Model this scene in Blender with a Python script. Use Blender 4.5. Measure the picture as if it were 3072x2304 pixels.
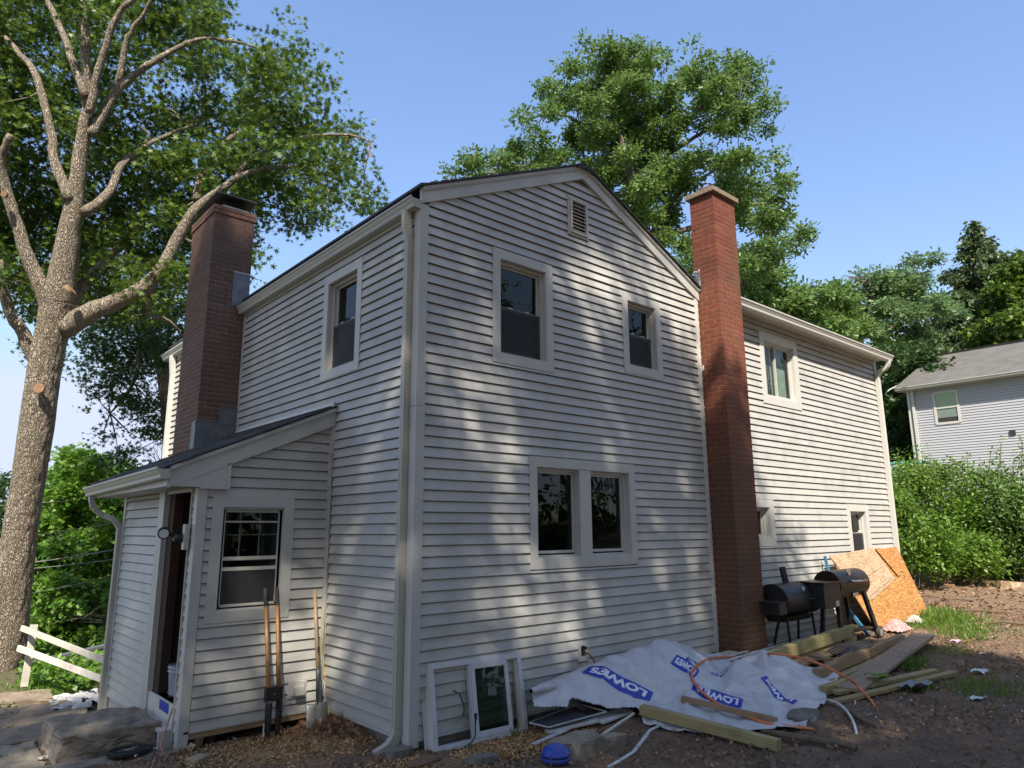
import bpy, bmesh, math, random
import numpy as np
from mathutils import Vector, Matrix
random.seed(7); rng = np.random.default_rng(11)
S = bpy.context.scene
for o in list(bpy.data.objects): bpy.data.objects.remove(o)
COL = S.collection
# ------------------------------------------------------------------ camera
FPX = 2104.468; YAW, PIT, ROL = 0.7195873, 0.2043638, -0.0059127
CAM = np.array([-3.62795, -5.507715, 1.782664])
_F = np.array([math.sin(YAW)*math.cos(PIT), math.cos(YAW)*math.cos(PIT), math.sin(PIT)])
_r = np.array([math.cos(YAW), -math.sin(YAW), 0.]); _u = np.cross(_r, _F)
_R = math.cos(ROL)*_r+math.sin(ROL)*_u; _U = -math.sin(ROL)*_r+math.cos(ROL)*_u
cd = bpy.data.cameras.new('camera'); cam = bpy.data.objects.new('camera', cd); COL.objects.link(cam)
cd.sensor_width = 36; cd.lens = FPX/3072*36; cd.clip_start = .05; cd.clip_end = 2000
M = Matrix.Identity(4)
for i in range(3):
    M[i][0] = _R[i]; M[i][1] = _U[i]; M[i][2] = -_F[i]; M[i][3] = CAM[i]
cam.matrix_world = M; S.camera = cam
# ------------------------------------------------------------------ light
SUN = Vector((-.72, -1, 1.28)).normalized()
w = bpy.data.worlds.new("World"); S.world = w; w.use_nodes = True
nt = w.node_tree; bg = nt.nodes['Background']; sk = nt.nodes.new('ShaderNodeTexSky')
sk.sky_type = 'NISHITA'; sk.sun_disc = False
sk.sun_elevation = math.asin(SUN.z); sk.sun_rotation = math.atan2(SUN.x, SUN.y)
sk.altitude = 100; sk.air_density = 1.25; sk.dust_density = .9; sk.ozone_density = 2.6
hv = nt.nodes.new('ShaderNodeMix'); hv.data_type = 'RGBA'; hv.blend_type = 'MULTIPLY'; hv.inputs[0].default_value = 1; hv.inputs[7].default_value = (1.28, 1.19, 1.32, 1); gm_ = nt.nodes.new('ShaderNodeGamma'); gm_.inputs[1].default_value = .74; hs0 = nt.nodes.new('ShaderNodeHueSaturation'); hs0.inputs['Saturation'].default_value = 1.25; nt.links.new(sk.outputs[0], gm_.inputs[0]); nt.links.new(gm_.outputs[0], hs0.inputs['Color']); nt.links.new(hs0.outputs[0], hv.inputs[6])
wc_ = nt.nodes.new('ShaderNodeTexCoord'); wm_ = nt.nodes.new('ShaderNodeMapping'); wm_.inputs['Scale'].default_value = (1.2, 1.2, 5); wn_ = nt.nodes.new('ShaderNodeTexNoise'); wn_.inputs['Scale'].default_value = 1.6; wn_.inputs['Detail'].default_value = 7
wr_ = nt.nodes.new('ShaderNodeMapRange'); wr_.inputs[1].default_value = .45; wr_.inputs[2].default_value = .85; wr_.inputs[4].default_value = .035; wx_ = nt.nodes.new('ShaderNodeMix'); wx_.data_type = 'RGBA'; wx_.inputs[7].default_value = (3.6, 3.9, 4.6, 1)   # faint thin haze cloud
nt.links.new(wc_.outputs['Generated'], wm_.inputs[0]); nt.links.new(wm_.outputs[0], wn_.inputs[0]); nt.links.new(wn_.outputs[0], wr_.inputs[0]); nt.links.new(wr_.outputs[0], wx_.inputs[0]); nt.links.new(hv.outputs[2], wx_.inputs[6]); dk_ = nt.nodes.new('ShaderNodeVectorMath'); dk_.operation = 'MINIMUM'; dk_.inputs[1].default_value = (2.7, 3.05, 3.9); nt.links.new(wx_.outputs[2], dk_.inputs[0]); nt.links.new(dk_.outputs[0], bg.inputs[0]); bg.inputs[1].default_value = .15   # sky colour capped so the horizon does not burn out
sd = bpy.data.lights.new('sun', 'SUN'); so = bpy.data.objects.new('sun', sd); COL.objects.link(so)
sd.energy = 5.0; sd.angle = math.radians(.53); sd.color = (1, .915, .78)
so.rotation_euler = SUN.to_track_quat('Z', 'Y').to_euler(); so.location = (-20, -28, 36)
S.view_settings.view_transform = 'Standard'; S.view_settings.look = 'None'
S.view_settings.exposure = .9; S.view_settings.gamma = 1; S.view_settings.use_curve_mapping = False
S.render.engine = 'CYCLES'; S.cycles.max_bounces = 8; S.cycles.transparent_max_bounces = 12
S.cycles.use_denoising = True
# ------------------------------------------------------------------ helpers
def ray(px, py):
    return _F+_R*(px-1536)/FPX-_U*(py-1152)/FPX
def W(px, py, d):               # world point at depth d along the view axis
    return CAM+ray(px, py)*d
def onY(px, py, y):
    d = ray(px, py); return CAM+d*(y-CAM[1])/d[1]
def onX(px, py, x):
    d = ray(px, py); return CAM+d*(x-CAM[0])/d[0]
def sst(a, b, x):
    t = np.clip((x-a)/(b-a), 0, 1); return t*t*(3-2*t)
def gz(x, y):                   # ground height
    x = np.asarray(x, float); y = np.asarray(y, float)
    g = -.1+.04*np.clip(x-1, 0, 4)+.037*np.clip(x-5, 0, 6)+.055*np.clip(x-11, 0, 30)
    g = g-.075*np.clip(y-.9, 0, 4)*sst(1.2, -.6, x)*1.0
    g = g-.02*np.clip(y-5, 0, 3)*sst(1, -1, x)
    g = g-.42*np.clip(y-9.5, 0, 5)*sst(7, 1, x)-.05*np.clip(y-14.5, 0, 60)*sst(7, 1, x)
    g = g+.05*np.exp(-((x-.05)**2+(y-1.2)**2)/.08)
    g = g+1.0*sst(15.5, 21, x+.15*y)*sst(14, 18, x)
    return g
def GP(px, py, h=0.):           # where the line of sight meets the ground raised by h
    d = ray(px, py); t = 3.
    for i in range(200):
        p = CAM+d*t; e = p[2]-(gz(p[0], p[1])+h)
        if abs(e) < 1e-4: break
        t += max(-.5, min(.5, e*3)) if e > 0 else max(-.5, e*3)
        t = max(t, .5)
    return CAM+d*t
def link(o, parent=None):
    COL.objects.link(o)
    if parent is not None: o.parent = parent
    return o
def empty(name, loc=(0, 0, 0), rz=0):
    o = bpy.data.objects.new(name, None); o.location = loc; o.rotation_euler = (0, 0, rz); o.empty_display_size = .1
    return link(o)
def tag(o, label=None, cat=None, group=None, kind=None):
    if label: o['label'] = label
    if cat: o['category'] = cat
    if group: o['group'] = group
    if kind: o['kind'] = kind
    return o
def thing(name, loc, label, cat, group=None, rz=0):
    return tag(empty(name, loc, rz), label, cat, group)
class Fr:                       # local wall frame: u along, n outward, z up
    def __init__(s, o, u, n): s.o = np.array(o, float); s.u = np.array(u, float); s.n = np.array(n, float)
    def __call__(s, u, n, z): return tuple(s.o+s.u*u+s.n*n+np.array((0, 0, z)))
ID = Fr((0, 0, 0), (1, 0, 0), (0, 1, 0))
class MB:
    def __init__(s, fr=None): s.v = []; s.f = []; s.fr = fr or ID
    def add(s, vs, fs):
        b = len(s.v); s.v += [s.fr(*p) for p in vs]; s.f += [tuple(b+i for i in f) for f in fs]; return s
    def box(s, u0, u1, n0, n1, z0, z1):
        return s.add([(u0, n0, z0), (u1, n0, z0), (u1, n1, z0), (u0, n1, z0), (u0, n0, z1), (u1, n0, z1), (u1, n1, z1), (u0, n1, z1)],
                     [(0, 3, 2, 1), (4, 5, 6, 7), (0, 1, 5, 4), (1, 2, 6, 5), (2, 3, 7, 6), (3, 0, 4, 7)])
    def prism(s, poly, a, b, axis='u'):   # poly in the two other axes
        n = len(poly)
        if axis == 'u': L = [(a, p[0], p[1]) for p in poly]+[(b, p[0], p[1]) for p in poly]
        elif axis == 'n': L = [(p[0], a, p[1]) for p in poly]+[(p[0], b, p[1]) for p in poly]
        else: L = [(p[0], p[1], a) for p in poly]+[(p[0], p[1], b) for p in poly]
        return s.add(L, [tuple(range(n))[::-1], tuple(range(n, 2*n))]+[(i, (i+1) % n, n+(i+1) % n, n+i) for i in range(n)])
    def tube(s, pts, rad, sides=8, cap=True, sq=None, flat=1.):
        pts = [Vector(p) for p in pts]; n = len(pts)
        if not hasattr(rad, '__len__'): rad = [rad]*n
        rings = []; up = Vector((0, 0, 1)); prev = None
        for i, p in enumerate(pts):
            t = (pts[min(i+1, n-1)]-pts[max(i-1, 0)]).normalized()
            if prev is None:
                a = t.cross(up if abs(t.z) < .95 else Vector((0, 1, 0))).normalized()
            else: a = (prev-t*prev.dot(t)).normalized()
            prev = a; b = t.cross(a)
            rings.append([tuple(p+(a*math.cos(2*math.pi*(k+.5)/sides)+b*math.sin(2*math.pi*(k+.5)/sides)*flat)*rad[i]) for k in range(sides)])
        vs = [v for r in rings for v in r]
        fs = [(i*sides+k, i*sides+(k+1) % sides, (i+1)*sides+(k+1) % sides, (i+1)*sides+k) for i in range(n-1) for k in range(sides)]
        if cap: fs += [tuple(range(sides))[::-1], tuple((n-1)*sides+k for k in range(sides))]
        return s.add(vs, fs)
    def lathe(s, prof, c=(0, 0, 0), axis='z', sides=24):
        vs = []
        for r, h in prof:
            for k in range(sides):
                a = 2*math.pi*k/sides; x, y = r*math.cos(a), r*math.sin(a)
                vs.append({'z': (c[0]+x, c[1]+y, c[2]+h), 'x': (c[0]+h, c[1]+x, c[2]+y), 'y': (c[0]+x, c[1]+h, c[2]+y)}[axis])
        n = len(prof)
        fs = [(i*sides+k, i*sides+(k+1) % sides, (i+1)*sides+(k+1) % sides, (i+1)*sides+k) for i in range(n-1) for k in range(sides)]
        fs += [tuple(range(sides))[::-1], tuple((n-1)*sides+k for k in range(sides))]
        return s.add(vs, fs)
    def build(s, name, m, parent=None, bevel=0, smooth=False, kind=None):
        me = bpy.data.meshes.new(name); me.from_pydata(s.v, [], s.f)
        if m: me.materials.append(m)
        if smooth: me.polygons.foreach_set('use_smooth', [True]*len(me.polygons))
        me.update()
        bm = bmesh.new(); bm.from_mesh(me); bmesh.ops.recalc_face_normals(bm, faces=bm.faces); bm.to_mesh(me); bm.free()
        o = link(bpy.data.objects.new(name, me), parent)
        if bevel:
            b = o.modifiers.new('bevel', 'BEVEL'); b.width = bevel; b.segments = 2; b.limit_method = 'ANGLE'; b.angle_limit = .9
        if kind: o['kind'] = kind
        return o
def raw(name, v, f, m, parent=None, smooth=False, kind=None):   # big numpy meshes, equal-sized faces
    me = bpy.data.meshes.new(name); v = np.asarray(v, np.float32); f = np.asarray(f, np.int32); k = f.shape[1]
    me.vertices.add(len(v)); me.vertices.foreach_set('co', v.ravel())
    me.loops.add(f.size); me.loops.foreach_set('vertex_index', f.ravel())
    me.polygons.add(len(f)); me.polygons.foreach_set('loop_start', np.arange(0, f.size, k, dtype=np.int32))
    me.polygons.foreach_set('loop_total', np.full(len(f), k, np.int32))
    if smooth: me.polygons.foreach_set('use_smooth', np.ones(len(f), bool))
    me.update(calc_edges=True); me.validate()
    if m: me.materials.append(m)
    o = link(bpy.data.objects.new(name, me), parent)
    if kind: o['kind'] = kind
    return o
# ------------------------------------------------------------------ materials
def mat(name, c, rough=.6, c2=None, ns=5., nd=4., bump=0., bs=60., metal=0., spec=.5, rnd=0., stretch=None, dirt=None, wave=None, trans=0., c3=None, isl=False):
    m = bpy.data.materials.new(name); m.use_nodes = True; t = m.node_tree; N = t.nodes; L = t.links
    p = N['Principled BSDF']; p.inputs['Roughness'].default_value = rough; p.inputs['Metallic'].default_value = metal
    p.inputs['Specular IOR Level'].default_value = spec
    p.inputs['Base Color'].default_value = (*c, 1)
    tc = N.new('ShaderNodeTexCoord'); vec = tc.outputs['Object']
    if stretch:
        mp = N.new('ShaderNodeMapping'); mp.inputs['Scale'].default_value = stretch; L.new(vec, mp.inputs[0]); vec = mp.outputs[0]
    out = None
    if c2:
        n = N.new('ShaderNodeTexNoise'); n.inputs['Scale'].default_value = ns; n.inputs['Detail'].default_value = nd; n.inputs['Roughness'].default_value = .65
        L.new(vec, n.inputs['Vector'])
        r = N.new('ShaderNodeValToRGB'); e = r.color_ramp.elements; e[0].position = .36; e[1].position = .66
        e[0].color = (*c, 1); e[1].color = (*c2, 1)
        if c3: x = e.new(.52); x.color = (*c3, 1)
        L.new(n.outputs['Fac'], r.inputs[0]); out = r.outputs[0]
    if rnd:
        h = N.new('ShaderNodeHueSaturation')
        if out: L.new(out, h.inputs['Color'])
        else: h.inputs['Color'].default_value = (*c, 1)
        oi = N.new('ShaderNodeObjectInfo'); src = oi.outputs['Random']
        if isl:
            g = N.new('ShaderNodeNewGeometry'); src = g.outputs['Random Per Island']
        mr = N.new('ShaderNodeMapRange'); mr.inputs[3].default_value = 1-rnd; mr.inputs[4].default_value = 1+rnd
        L.new(src, mr.inputs[0]); L.new(mr.outputs[0], h.inputs['Value'])
        mr2 = N.new('ShaderNodeMapRange'); mr2.inputs[3].default_value = .5-rnd*.05; mr2.inputs[4].default_value = .5+rnd*.05
        mm = N.new('ShaderNodeMath'); mm.operation = 'FRACT'; m3 = N.new('ShaderNodeMath'); m3.operation = 'MULTIPLY'; m3.inputs[1].default_value = 7.31
        L.new(src, m3.inputs[0]); L.new(m3.outputs[0], mm.inputs[0]); L.new(mm.outputs[0], mr2.inputs[0]); L.new(mr2.outputs[0], h.inputs['Hue'])
        out = h.outputs[0]
    if dirt:                    # (colour, scale, amount): stains and wear
        n = N.new('ShaderNodeTexNoise'); n.inputs['Scale'].default_value = dirt[1]; n.inputs['Detail'].default_value = 8
        L.new(tc.outputs['Object'], n.inputs['Vector'])
        r = N.new('ShaderNodeMapRange'); r.inputs[1].default_value = .48; r.inputs[2].default_value = .75; r.inputs[4].default_value = dirt[2]
        L.new(n.outputs['Fac'], r.inputs[0])
        x = N.new('ShaderNodeMix'); x.data_type = 'RGBA'; L.new(r.outputs[0], x.inputs[0])
        if out: L.new(out, x.inputs[6])
        else: x.inputs[6].default_value = (*c, 1)
        x.inputs[7].default_value = (*dirt[0], 1); out = x.outputs[2]
    if out: L.new(out, p.inputs['Base Color'])
    if bump:
        n = N.new('ShaderNodeTexNoise'); n.inputs['Scale'].default_value = bs; n.inputs['Detail'].default_value = 6
        L.new(vec, n.inputs['Vector'])
        b = N.new('ShaderNodeBump'); b.inputs['Strength'].default_value = min(bump, 1); b.inputs['Distance'].default_value = .01*max(1, bump)
        L.new(n.outputs['Fac'], b.inputs['Height']); L.new(b.outputs[0], p.inputs['Normal'])
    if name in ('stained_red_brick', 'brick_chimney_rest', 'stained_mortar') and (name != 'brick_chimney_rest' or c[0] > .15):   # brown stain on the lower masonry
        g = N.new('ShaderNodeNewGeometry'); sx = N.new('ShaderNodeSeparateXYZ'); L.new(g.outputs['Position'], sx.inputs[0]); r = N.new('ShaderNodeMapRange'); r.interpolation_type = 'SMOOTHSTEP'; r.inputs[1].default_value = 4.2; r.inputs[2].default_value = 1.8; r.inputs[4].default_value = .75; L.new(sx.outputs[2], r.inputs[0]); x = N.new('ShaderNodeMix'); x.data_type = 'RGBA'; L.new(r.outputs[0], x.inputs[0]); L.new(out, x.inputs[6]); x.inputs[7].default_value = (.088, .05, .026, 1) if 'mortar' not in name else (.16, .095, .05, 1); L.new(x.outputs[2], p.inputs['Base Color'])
    if trans:
        tr = N.new('ShaderNodeBsdfTranslucent'); mx = N.new('ShaderNodeMixShader'); mx.inputs[0].default_value = trans
        if out: L.new(out, tr.inputs[0])
        else: tr.inputs[0].default_value = (*c, 1)
        L.new(p.outputs[0], mx.inputs[1]); L.new(tr.outputs[0], mx.inputs[2]); L.new(mx.outputs[0], N['Material Output'].inputs[0])
    return m
def glass(name, tint=(.75, .8, .78), alpha_dark=.0):
    m = bpy.data.materials.new(name); m.use_nodes = True; t = m.node_tree; N = t.nodes; L = t.links; N.remove(N['Principled BSDF'])
    tr = N.new('ShaderNodeBsdfTransparent'); tr.inputs[0].default_value = (*tint, 1); gl = N.new('ShaderNodeBsdfGlossy'); gl.inputs['Roughness'].default_value = .015
    n = N.new('ShaderNodeTexNoise'); n.inputs['Scale'].default_value = 2.2; b = N.new('ShaderNodeBump'); b.inputs['Strength'].default_value = .12; b.inputs['Distance'].default_value = .03
    tc = N.new('ShaderNodeTexCoord'); L.new(tc.outputs['Object'], n.inputs['Vector']); L.new(n.outputs['Fac'], b.inputs['Height']); L.new(b.outputs[0], gl.inputs['Normal'])
    lw = N.new('ShaderNodeFresnel'); lw.inputs[0].default_value = 1.7; mx = N.new('ShaderNodeMixShader')
    ge = N.new('ShaderNodeNewGeometry'); ml = N.new('ShaderNodeMath'); ml.operation = 'SUBTRACT'; ml.use_clamp = True; L.new(lw.outputs[0], ml.inputs[0]); L.new(ge.outputs['Backfacing'], ml.inputs[1]); lw.inputs[0].default_value = 1.5
    L.new(ml.outputs[0], mx.inputs[0]); L.new(tr.outputs[0], mx.inputs[1]); L.new(gl.outputs[0], mx.inputs[2]); L.new(mx.outputs[0], N['Material Output'].inputs[0])
    return m
def screenmat(name):
    m = bpy.data.materials.new(name); m.use_nodes = True; t = m.node_tree; N = t.nodes; L = t.links
    p = N['Principled BSDF']; p.inputs['Base Color'].default_value = (.030, .030, .034, 1); p.inputs['Roughness'].default_value = .7
    tr = N.new('ShaderNodeBsdfTransparent'); mx = N.new('ShaderNodeMixShader'); mx.inputs[0].default_value = .55
    L.new(tr.outputs[0], mx.inputs[1]); L.new(p.outputs[0], mx.inputs[2]); L.new(mx.outputs[0], N['Material Output'].inputs[0]); return m
VINYL = mat('vinyl_siding', (.445, .437, .408), .42, c2=(.41, .402, .38), ns=1.3, bump=.3, bs=2.2, rnd=.04, spec=.35, dirt=((.21, .195, .155), 3.1, .38))
TRIM = mat('white_trim', (.46, .455, .425), .4, c2=(.42, .415, .39), ns=3, bump=.08, bs=8, dirt=((.42, .39, .33), 6, .12))
TRIMW = mat('bright_trim', (.52, .51, .48), .35, dirt=((.45, .42, .35), 9, .15))
GUTT = mat('gutter_aluminium', (.40, .39, .345), .38, dirt=((.33, .32, .22), 3, .35), bump=.08, bs=8)
SPOUT = mat('downspout_aluminium', (.41, .395, .34), .36, bump=.1, bs=12, stretch=(1, 1, .2))
SHING = mat('asphalt_shingle', (.035, .037, .042), .85, c2=(.075, .078, .085), ns=90, bump=.5, bs=220, rnd=.25)
FLASH = mat('lead_flashing', (.13, .14, .16), .5, c2=(.2, .21, .23), ns=9, bump=.4, bs=14, metal=.3)
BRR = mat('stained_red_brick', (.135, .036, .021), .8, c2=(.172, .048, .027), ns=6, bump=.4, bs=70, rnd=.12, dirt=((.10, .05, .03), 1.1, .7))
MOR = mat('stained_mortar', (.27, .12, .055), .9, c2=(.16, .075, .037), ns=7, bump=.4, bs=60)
BRL = mat('weathered_brick', (.105, .056, .044), .85, c2=(.145, .072, .055), ns=8, bump=.4, bs=80, rnd=.15, dirt=((.09, .075, .05), 1.3, .5))
MORL = mat('grey_mortar', (.24, .205, .17), .9, c2=(.16, .135, .11), ns=9, bump=.5, bs=60)
CONC = mat('weathered_concrete', (.30, .25, .19), .9, c2=(.18, .145, .105), ns=9, nd=9, bump=1, bs=35, dirt=((.07, .06, .04), 3, .6))
STONE = mat('grey_stone', (.19, .17, .14), .85, c2=(.10, .09, .07), ns=12, bump=.8, bs=40)
FOUND = mat('foundation_concrete', (.22, .21, .19), .9, c2=(.12, .11, .09), ns=5, bump=.5, bs=30)
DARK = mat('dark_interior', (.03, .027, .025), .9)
WOODD = mat('dark_old_wood', (.055, .026, .013), .8, c2=(.026, .013, .008), ns=6, stretch=(1, 1, .15), bump=.4)
WOODF = mat('raw_floor_wood', (.22, .18, .13), .8, c2=(.15, .11, .08), ns=8, stretch=(6, .6, 6), bump=.3)
def lumber(name, a, b, st=(1, 18, 18)): return mat(name, a, .75, c2=b, ns=3.2, nd=6, stretch=st, bump=.35, bs=12, rnd=.12, dirt=(tuple(x*.5 for x in a), 5, .5))
LGRN = lumber('treated_lumber', (.36, .29, .13), (.25, .2, .09)); LBRN = lumber('brown_lumber', (.33, .22, .12), (.22, .14, .075))
LGRY = lumber('weathered_lumber', (.30, .22, .155), (.2, .14, .1)); PWHT = lumber('old_white_painted_wood', (.60, .57, .51), (.48, .44, .37))
OSB = mat('osb_board', (.52, .27, .09), .7, c2=(.36, .17, .055), ns=26, nd=2, bump=.25, bs=40, stretch=(1, 1.6, 1), c3=(.62, .36, .14))
OSBL = mat('osb_board_pale', (.55, .38, .22), .75, c2=(.42, .28, .16), ns=30, nd=2, bump=.25, bs=40, c3=(.62, .46, .29))
def osbmat(name, cols):
    m = bpy.data.materials.new(name); m.use_nodes = True; t = m.node_tree; N = t.nodes; L = t.links; p = N['Principled BSDF']; p.inputs['Roughness'].default_value = .7; tc = N.new('ShaderNodeTexCoord'); last = None
    for k, (rz, sc) in enumerate(((.5, (14, 60, 60)), (-.9, (16, 48, 48)), (1.4, (12, 52, 52)))):
        mp = N.new('ShaderNodeMapping'); mp.inputs['Rotation'].default_value = (.2*k, rz, rz); mp.inputs['Scale'].default_value = sc; L.new(tc.outputs['Object'], mp.inputs[0])
        v = N.new('ShaderNodeTexVoronoi'); v.inputs['Scale'].default_value = 1; L.new(mp.outputs[0], v.inputs['Vector']); r = N.new('ShaderNodeValToRGB'); e = r.color_ramp.elements; e[0].color = (*cols[0], 1); e[1].color = (*cols[2], 1); x = e.new(.5); x.color = (*cols[1], 1)
        sp = N.new('ShaderNodeSeparateColor'); L.new(v.outputs['Color'], sp.inputs[0]); L.new(sp.outputs[0], r.inputs[0]); c = r.outputs[0]
        if last:
            mx = N.new('ShaderNodeMix'); mx.data_type = 'RGBA'; gt = N.new('ShaderNodeMath'); gt.operation = 'GREATER_THAN'; gt.inputs[1].default_value = .55; L.new(sp.outputs[1], gt.inputs[0]); L.new(gt.outputs[0], mx.inputs[0]); L.new(last, mx.inputs[6]); L.new(c, mx.inputs[7]); c = mx.outputs[2]
        last = c
    L.new(last, p.inputs['Base Color']); return m
OSB = osbmat('osb_strands', ((.26, .105, .028), (.37, .17, .048), (.47, .26, .09))); OSBL = osbmat('osb_strands_pale', ((.31, .20, .12), (.39, .275, .17), (.47, .36, .24)))
BLUEF = mat('blue_edge_foam', (.05, .2, .34), .6)
BLK = mat('black_steel', (.012, .012, .014), .45, c2=(.02, .019, .018), ns=12, bump=.15, bs=60, dirt=((.04, .035, .03), 14, .4))
BRZ = mat('bronze_steel', (.055, .03, .022), .35, metal=.5, c2=(.04, .022, .017), ns=8)
CHR = mat('chrome', (.7, .7, .7), .2, metal=1.)
RUB = mat('rubber', (.025, .024, .022), .7, c2=(.05, .05, .04), ns=20)
ORG = mat('orange_conduit', (.62, .17, .05), .4, dirt=((.3, .12, .06), 10, .4))
PIPEK = mat('black_pipe', (.03, .032, .036), .35)
PLW = mat('white_plastic', (.56, .56, .55), .4, dirt=((.35, .3, .24), 11, .4))
PLB = mat('blue_enamel', (.015, .055, .34), .35, dirt=((.12, .07, .04), 16, .5), bump=.15, bs=50)
WRAP = mat('house_wrap', (.56, .57, .59), .5, c2=(.50, .51, .54), ns=7, bump=.35, bs=18, trans=.12, dirt=((.36, .33, .28), 8, .5))
WBLUE = mat('print_blue', (.018, .035, .32), .45, bump=.2, bs=18); WLET = mat('print_white', (.66, .68, .70), .45)
HICK = mat('fiberglass_handle', (.40, .19, .05), .5, c2=(.26, .12, .035), ns=5, stretch=(1, 1, .2), dirt=((.14, .08, .04), 9, .6)); ASH = mat('ash_handle', (.42, .29, .18), .6, c2=(.3, .2, .12), ns=6, stretch=(1, 1, .15))
STEEL = mat('shovel_steel', (.26, .27, .28), .38, metal=.6, c2=(.18, .18, .18), ns=14, dirt=((.12, .1, .08), 8, .5))
YEL = mat('yellow_cord', (.55, .40, .06), .5); REDC = mat('pink_cord', (.45, .18, .13), .5); GRNH = mat('green_hose', (.02, .06, .05), .4)
ROOFN = mat('faded_shingle', (.15, .142, .13), .9, c2=(.105, .1, .09), ns=2.5, nd=8, bump=.3, bs=90, dirt=((.1, .095, .09), 1.2, .6))
VINN = mat('pale_blue_siding', (.40, .405, .43), .45, rnd=.02)
SCR = screenmat('insect_screen'); GLS = glass('window_glass'); GLS2 = glass('dusty_glass', (.62, .68, .66))
CURT = mat('pale_curtain', (.42, .36, .30), .9, c2=(.32, .27, .22), ns=3, stretch=(8, 8, .3)); CURTG = mat('green_shade', (.34, .44, .32), .8); CURTW = mat('white_blind', (.5, .55, .5), .8)
ALUF = mat('white_aluminium', (.52, .53, .55), .35, metal=.15, dirt=((.38, .36, .33), 7, .3), bump=.08, bs=20)
def leafmat(name, a, b, tr=.3, rough=.42):
    m = bpy.data.materials.new(name); m.use_nodes = True; t = m.node_tree; N = t.nodes; L = t.links; p = N['Principled BSDF']
    g = N.new('ShaderNodeNewGeometry'); r = N.new('ShaderNodeValToRGB'); e = r.color_ramp.elements
    e[0].color = (*a, 1); e[1].color = (*b, 1); L.new(g.outputs['Random Per Island'], r.inputs[0]); L.new(r.outputs[0], p.inputs['Base Color'])
    p.inputs['Roughness'].default_value = rough; p.inputs['Specular IOR Level'].default_value = .4
    T = N.new('ShaderNodeBsdfTranslucent'); h = N.new('ShaderNodeHueSaturation'); h.inputs['Value'].default_value = 1.5; h.inputs['Hue'].default_value = .485
    L.new(r.outputs[0], h.inputs['Color']); L.new(h.outputs[0], T.inputs[0]); mx = N.new('ShaderNodeMixShader'); mx.inputs[0].default_value = tr
    L.new(p.outputs[0], mx.inputs[1]); L.new(T.outputs[0], mx.inputs[2]); L.new(mx.outputs[0], N['Material Output'].inputs[0]); return m
LF_OAK = leafmat('oak_leaf', (.028, .075, .013), (.13, .205, .028), .34); LF_OAK2 = leafmat('far_oak_leaf', (.075, .15, .035), (.15, .24, .06), .38)
LF_MAP = leafmat('maple_leaf', (.06, .15, .015), (.14, .26, .03), .38); LF_DK = leafmat('dark_leaf', (.025, .06, .014), (.05, .10, .024))
LF_HZ = leafmat('distant_leaf', (.085, .16, .06), (.15, .23, .085), .38); LF_SP = leafmat('spruce_needle', (.06, .10, .045), (.13, .17, .075), .2)
LF_HG = leafmat('hedge_leaf', (.07, .16, .018), (.17, .28, .045), .38); LF_GR = leafmat('grass_blade', (.07, .15, .02), (.15, .24, .04), .35)
LF_DD = leafmat('dead_leaf', (.09, .055, .03), (.34, .215, .125), .12, .8); LF_CH = leafmat('wood_chip', (.30, .16, .06), (.52, .32, .15), .05, .8)
LF_TW = leafmat('twig_bits', (.09, .065, .045), (.2, .15, .11), 0, .9)
def barkmat(name, a, b):
    m = bpy.data.materials.new(name); m.use_nodes = True; t = m.node_tree; N = t.nodes; L = t.links; p = N['Principled BSDF']; p.inputs['Roughness'].default_value = .9
    tc = N.new('ShaderNodeTexCoord'); mp = N.new('ShaderNodeMapping'); mp.inputs['Scale'].default_value = (1, 1, .26); L.new(tc.outputs['Object'], mp.inputs[0])
    n0 = N.new('ShaderNodeTexNoise'); n0.inputs['Scale'].default_value = 6; L.new(mp.outputs[0], n0.inputs[0])
    ad = N.new('ShaderNodeVectorMath'); ad.operation = 'MULTIPLY_ADD'; ad.inputs[1].default_value = (.22, .22, .22); L.new(n0.outputs['Color'], ad.inputs[0]); L.new(mp.outputs[0], ad.inputs[2])
    v = N.new('ShaderNodeTexVoronoi'); v.feature = 'DISTANCE_TO_EDGE'; v.inputs['Scale'].default_value = 40; L.new(ad.outputs[0], v.inputs['Vector'])
    n = N.new('ShaderNodeTexNoise'); n.inputs['Scale'].default_value = 30; n.inputs['Detail'].default_value = 8; L.new(mp.outputs[0], n.inputs[0])
    mr = N.new('ShaderNodeMapRange'); mr.inputs[2].default_value = .22; L.new(v.outputs['Distance'], mr.inputs[0])
    mu = N.new('ShaderNodeMath'); mu.operation = 'MULTIPLY'; L.new(mr.outputs[0], mu.inputs[0]); L.new(n.outputs['Fac'], mu.inputs[1])
    r = N.new('ShaderNodeValToRGB'); e = r.color_ramp.elements; e[0].position = .05; e[1].position = .5; e[0].color = (*b, 1); e[1].color = (*a, 1)
    L.new(mu.outputs[0], r.inputs[0]); L.new(r.outputs[0], p.inputs['Base Color'])
    bp = N.new('ShaderNodeBump'); bp.inputs['Strength'].default_value = 1; bp.inputs['Distance'].default_value = .035; L.new(mu.outputs[0], bp.inputs['Height']); L.new(bp.outputs[0], p.inputs['Normal']); return m
BARK = barkmat('oak_bark', (.40, .34, .265), (.15, .12, .09))
DRYW = mat('dry_wood', (.16, .11, .07), .9, c2=(.09, .065, .045), ns=14, bump=.6, bs=50); BARK2 = barkmat('grey_bark', (.27, .23, .18), (.09, .075, .06))
CUT = mat('cut_wood', (.28, .17, .10), .8, c2=(.19, .10, .05), ns=7, bump=.3, bs=60)
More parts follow.
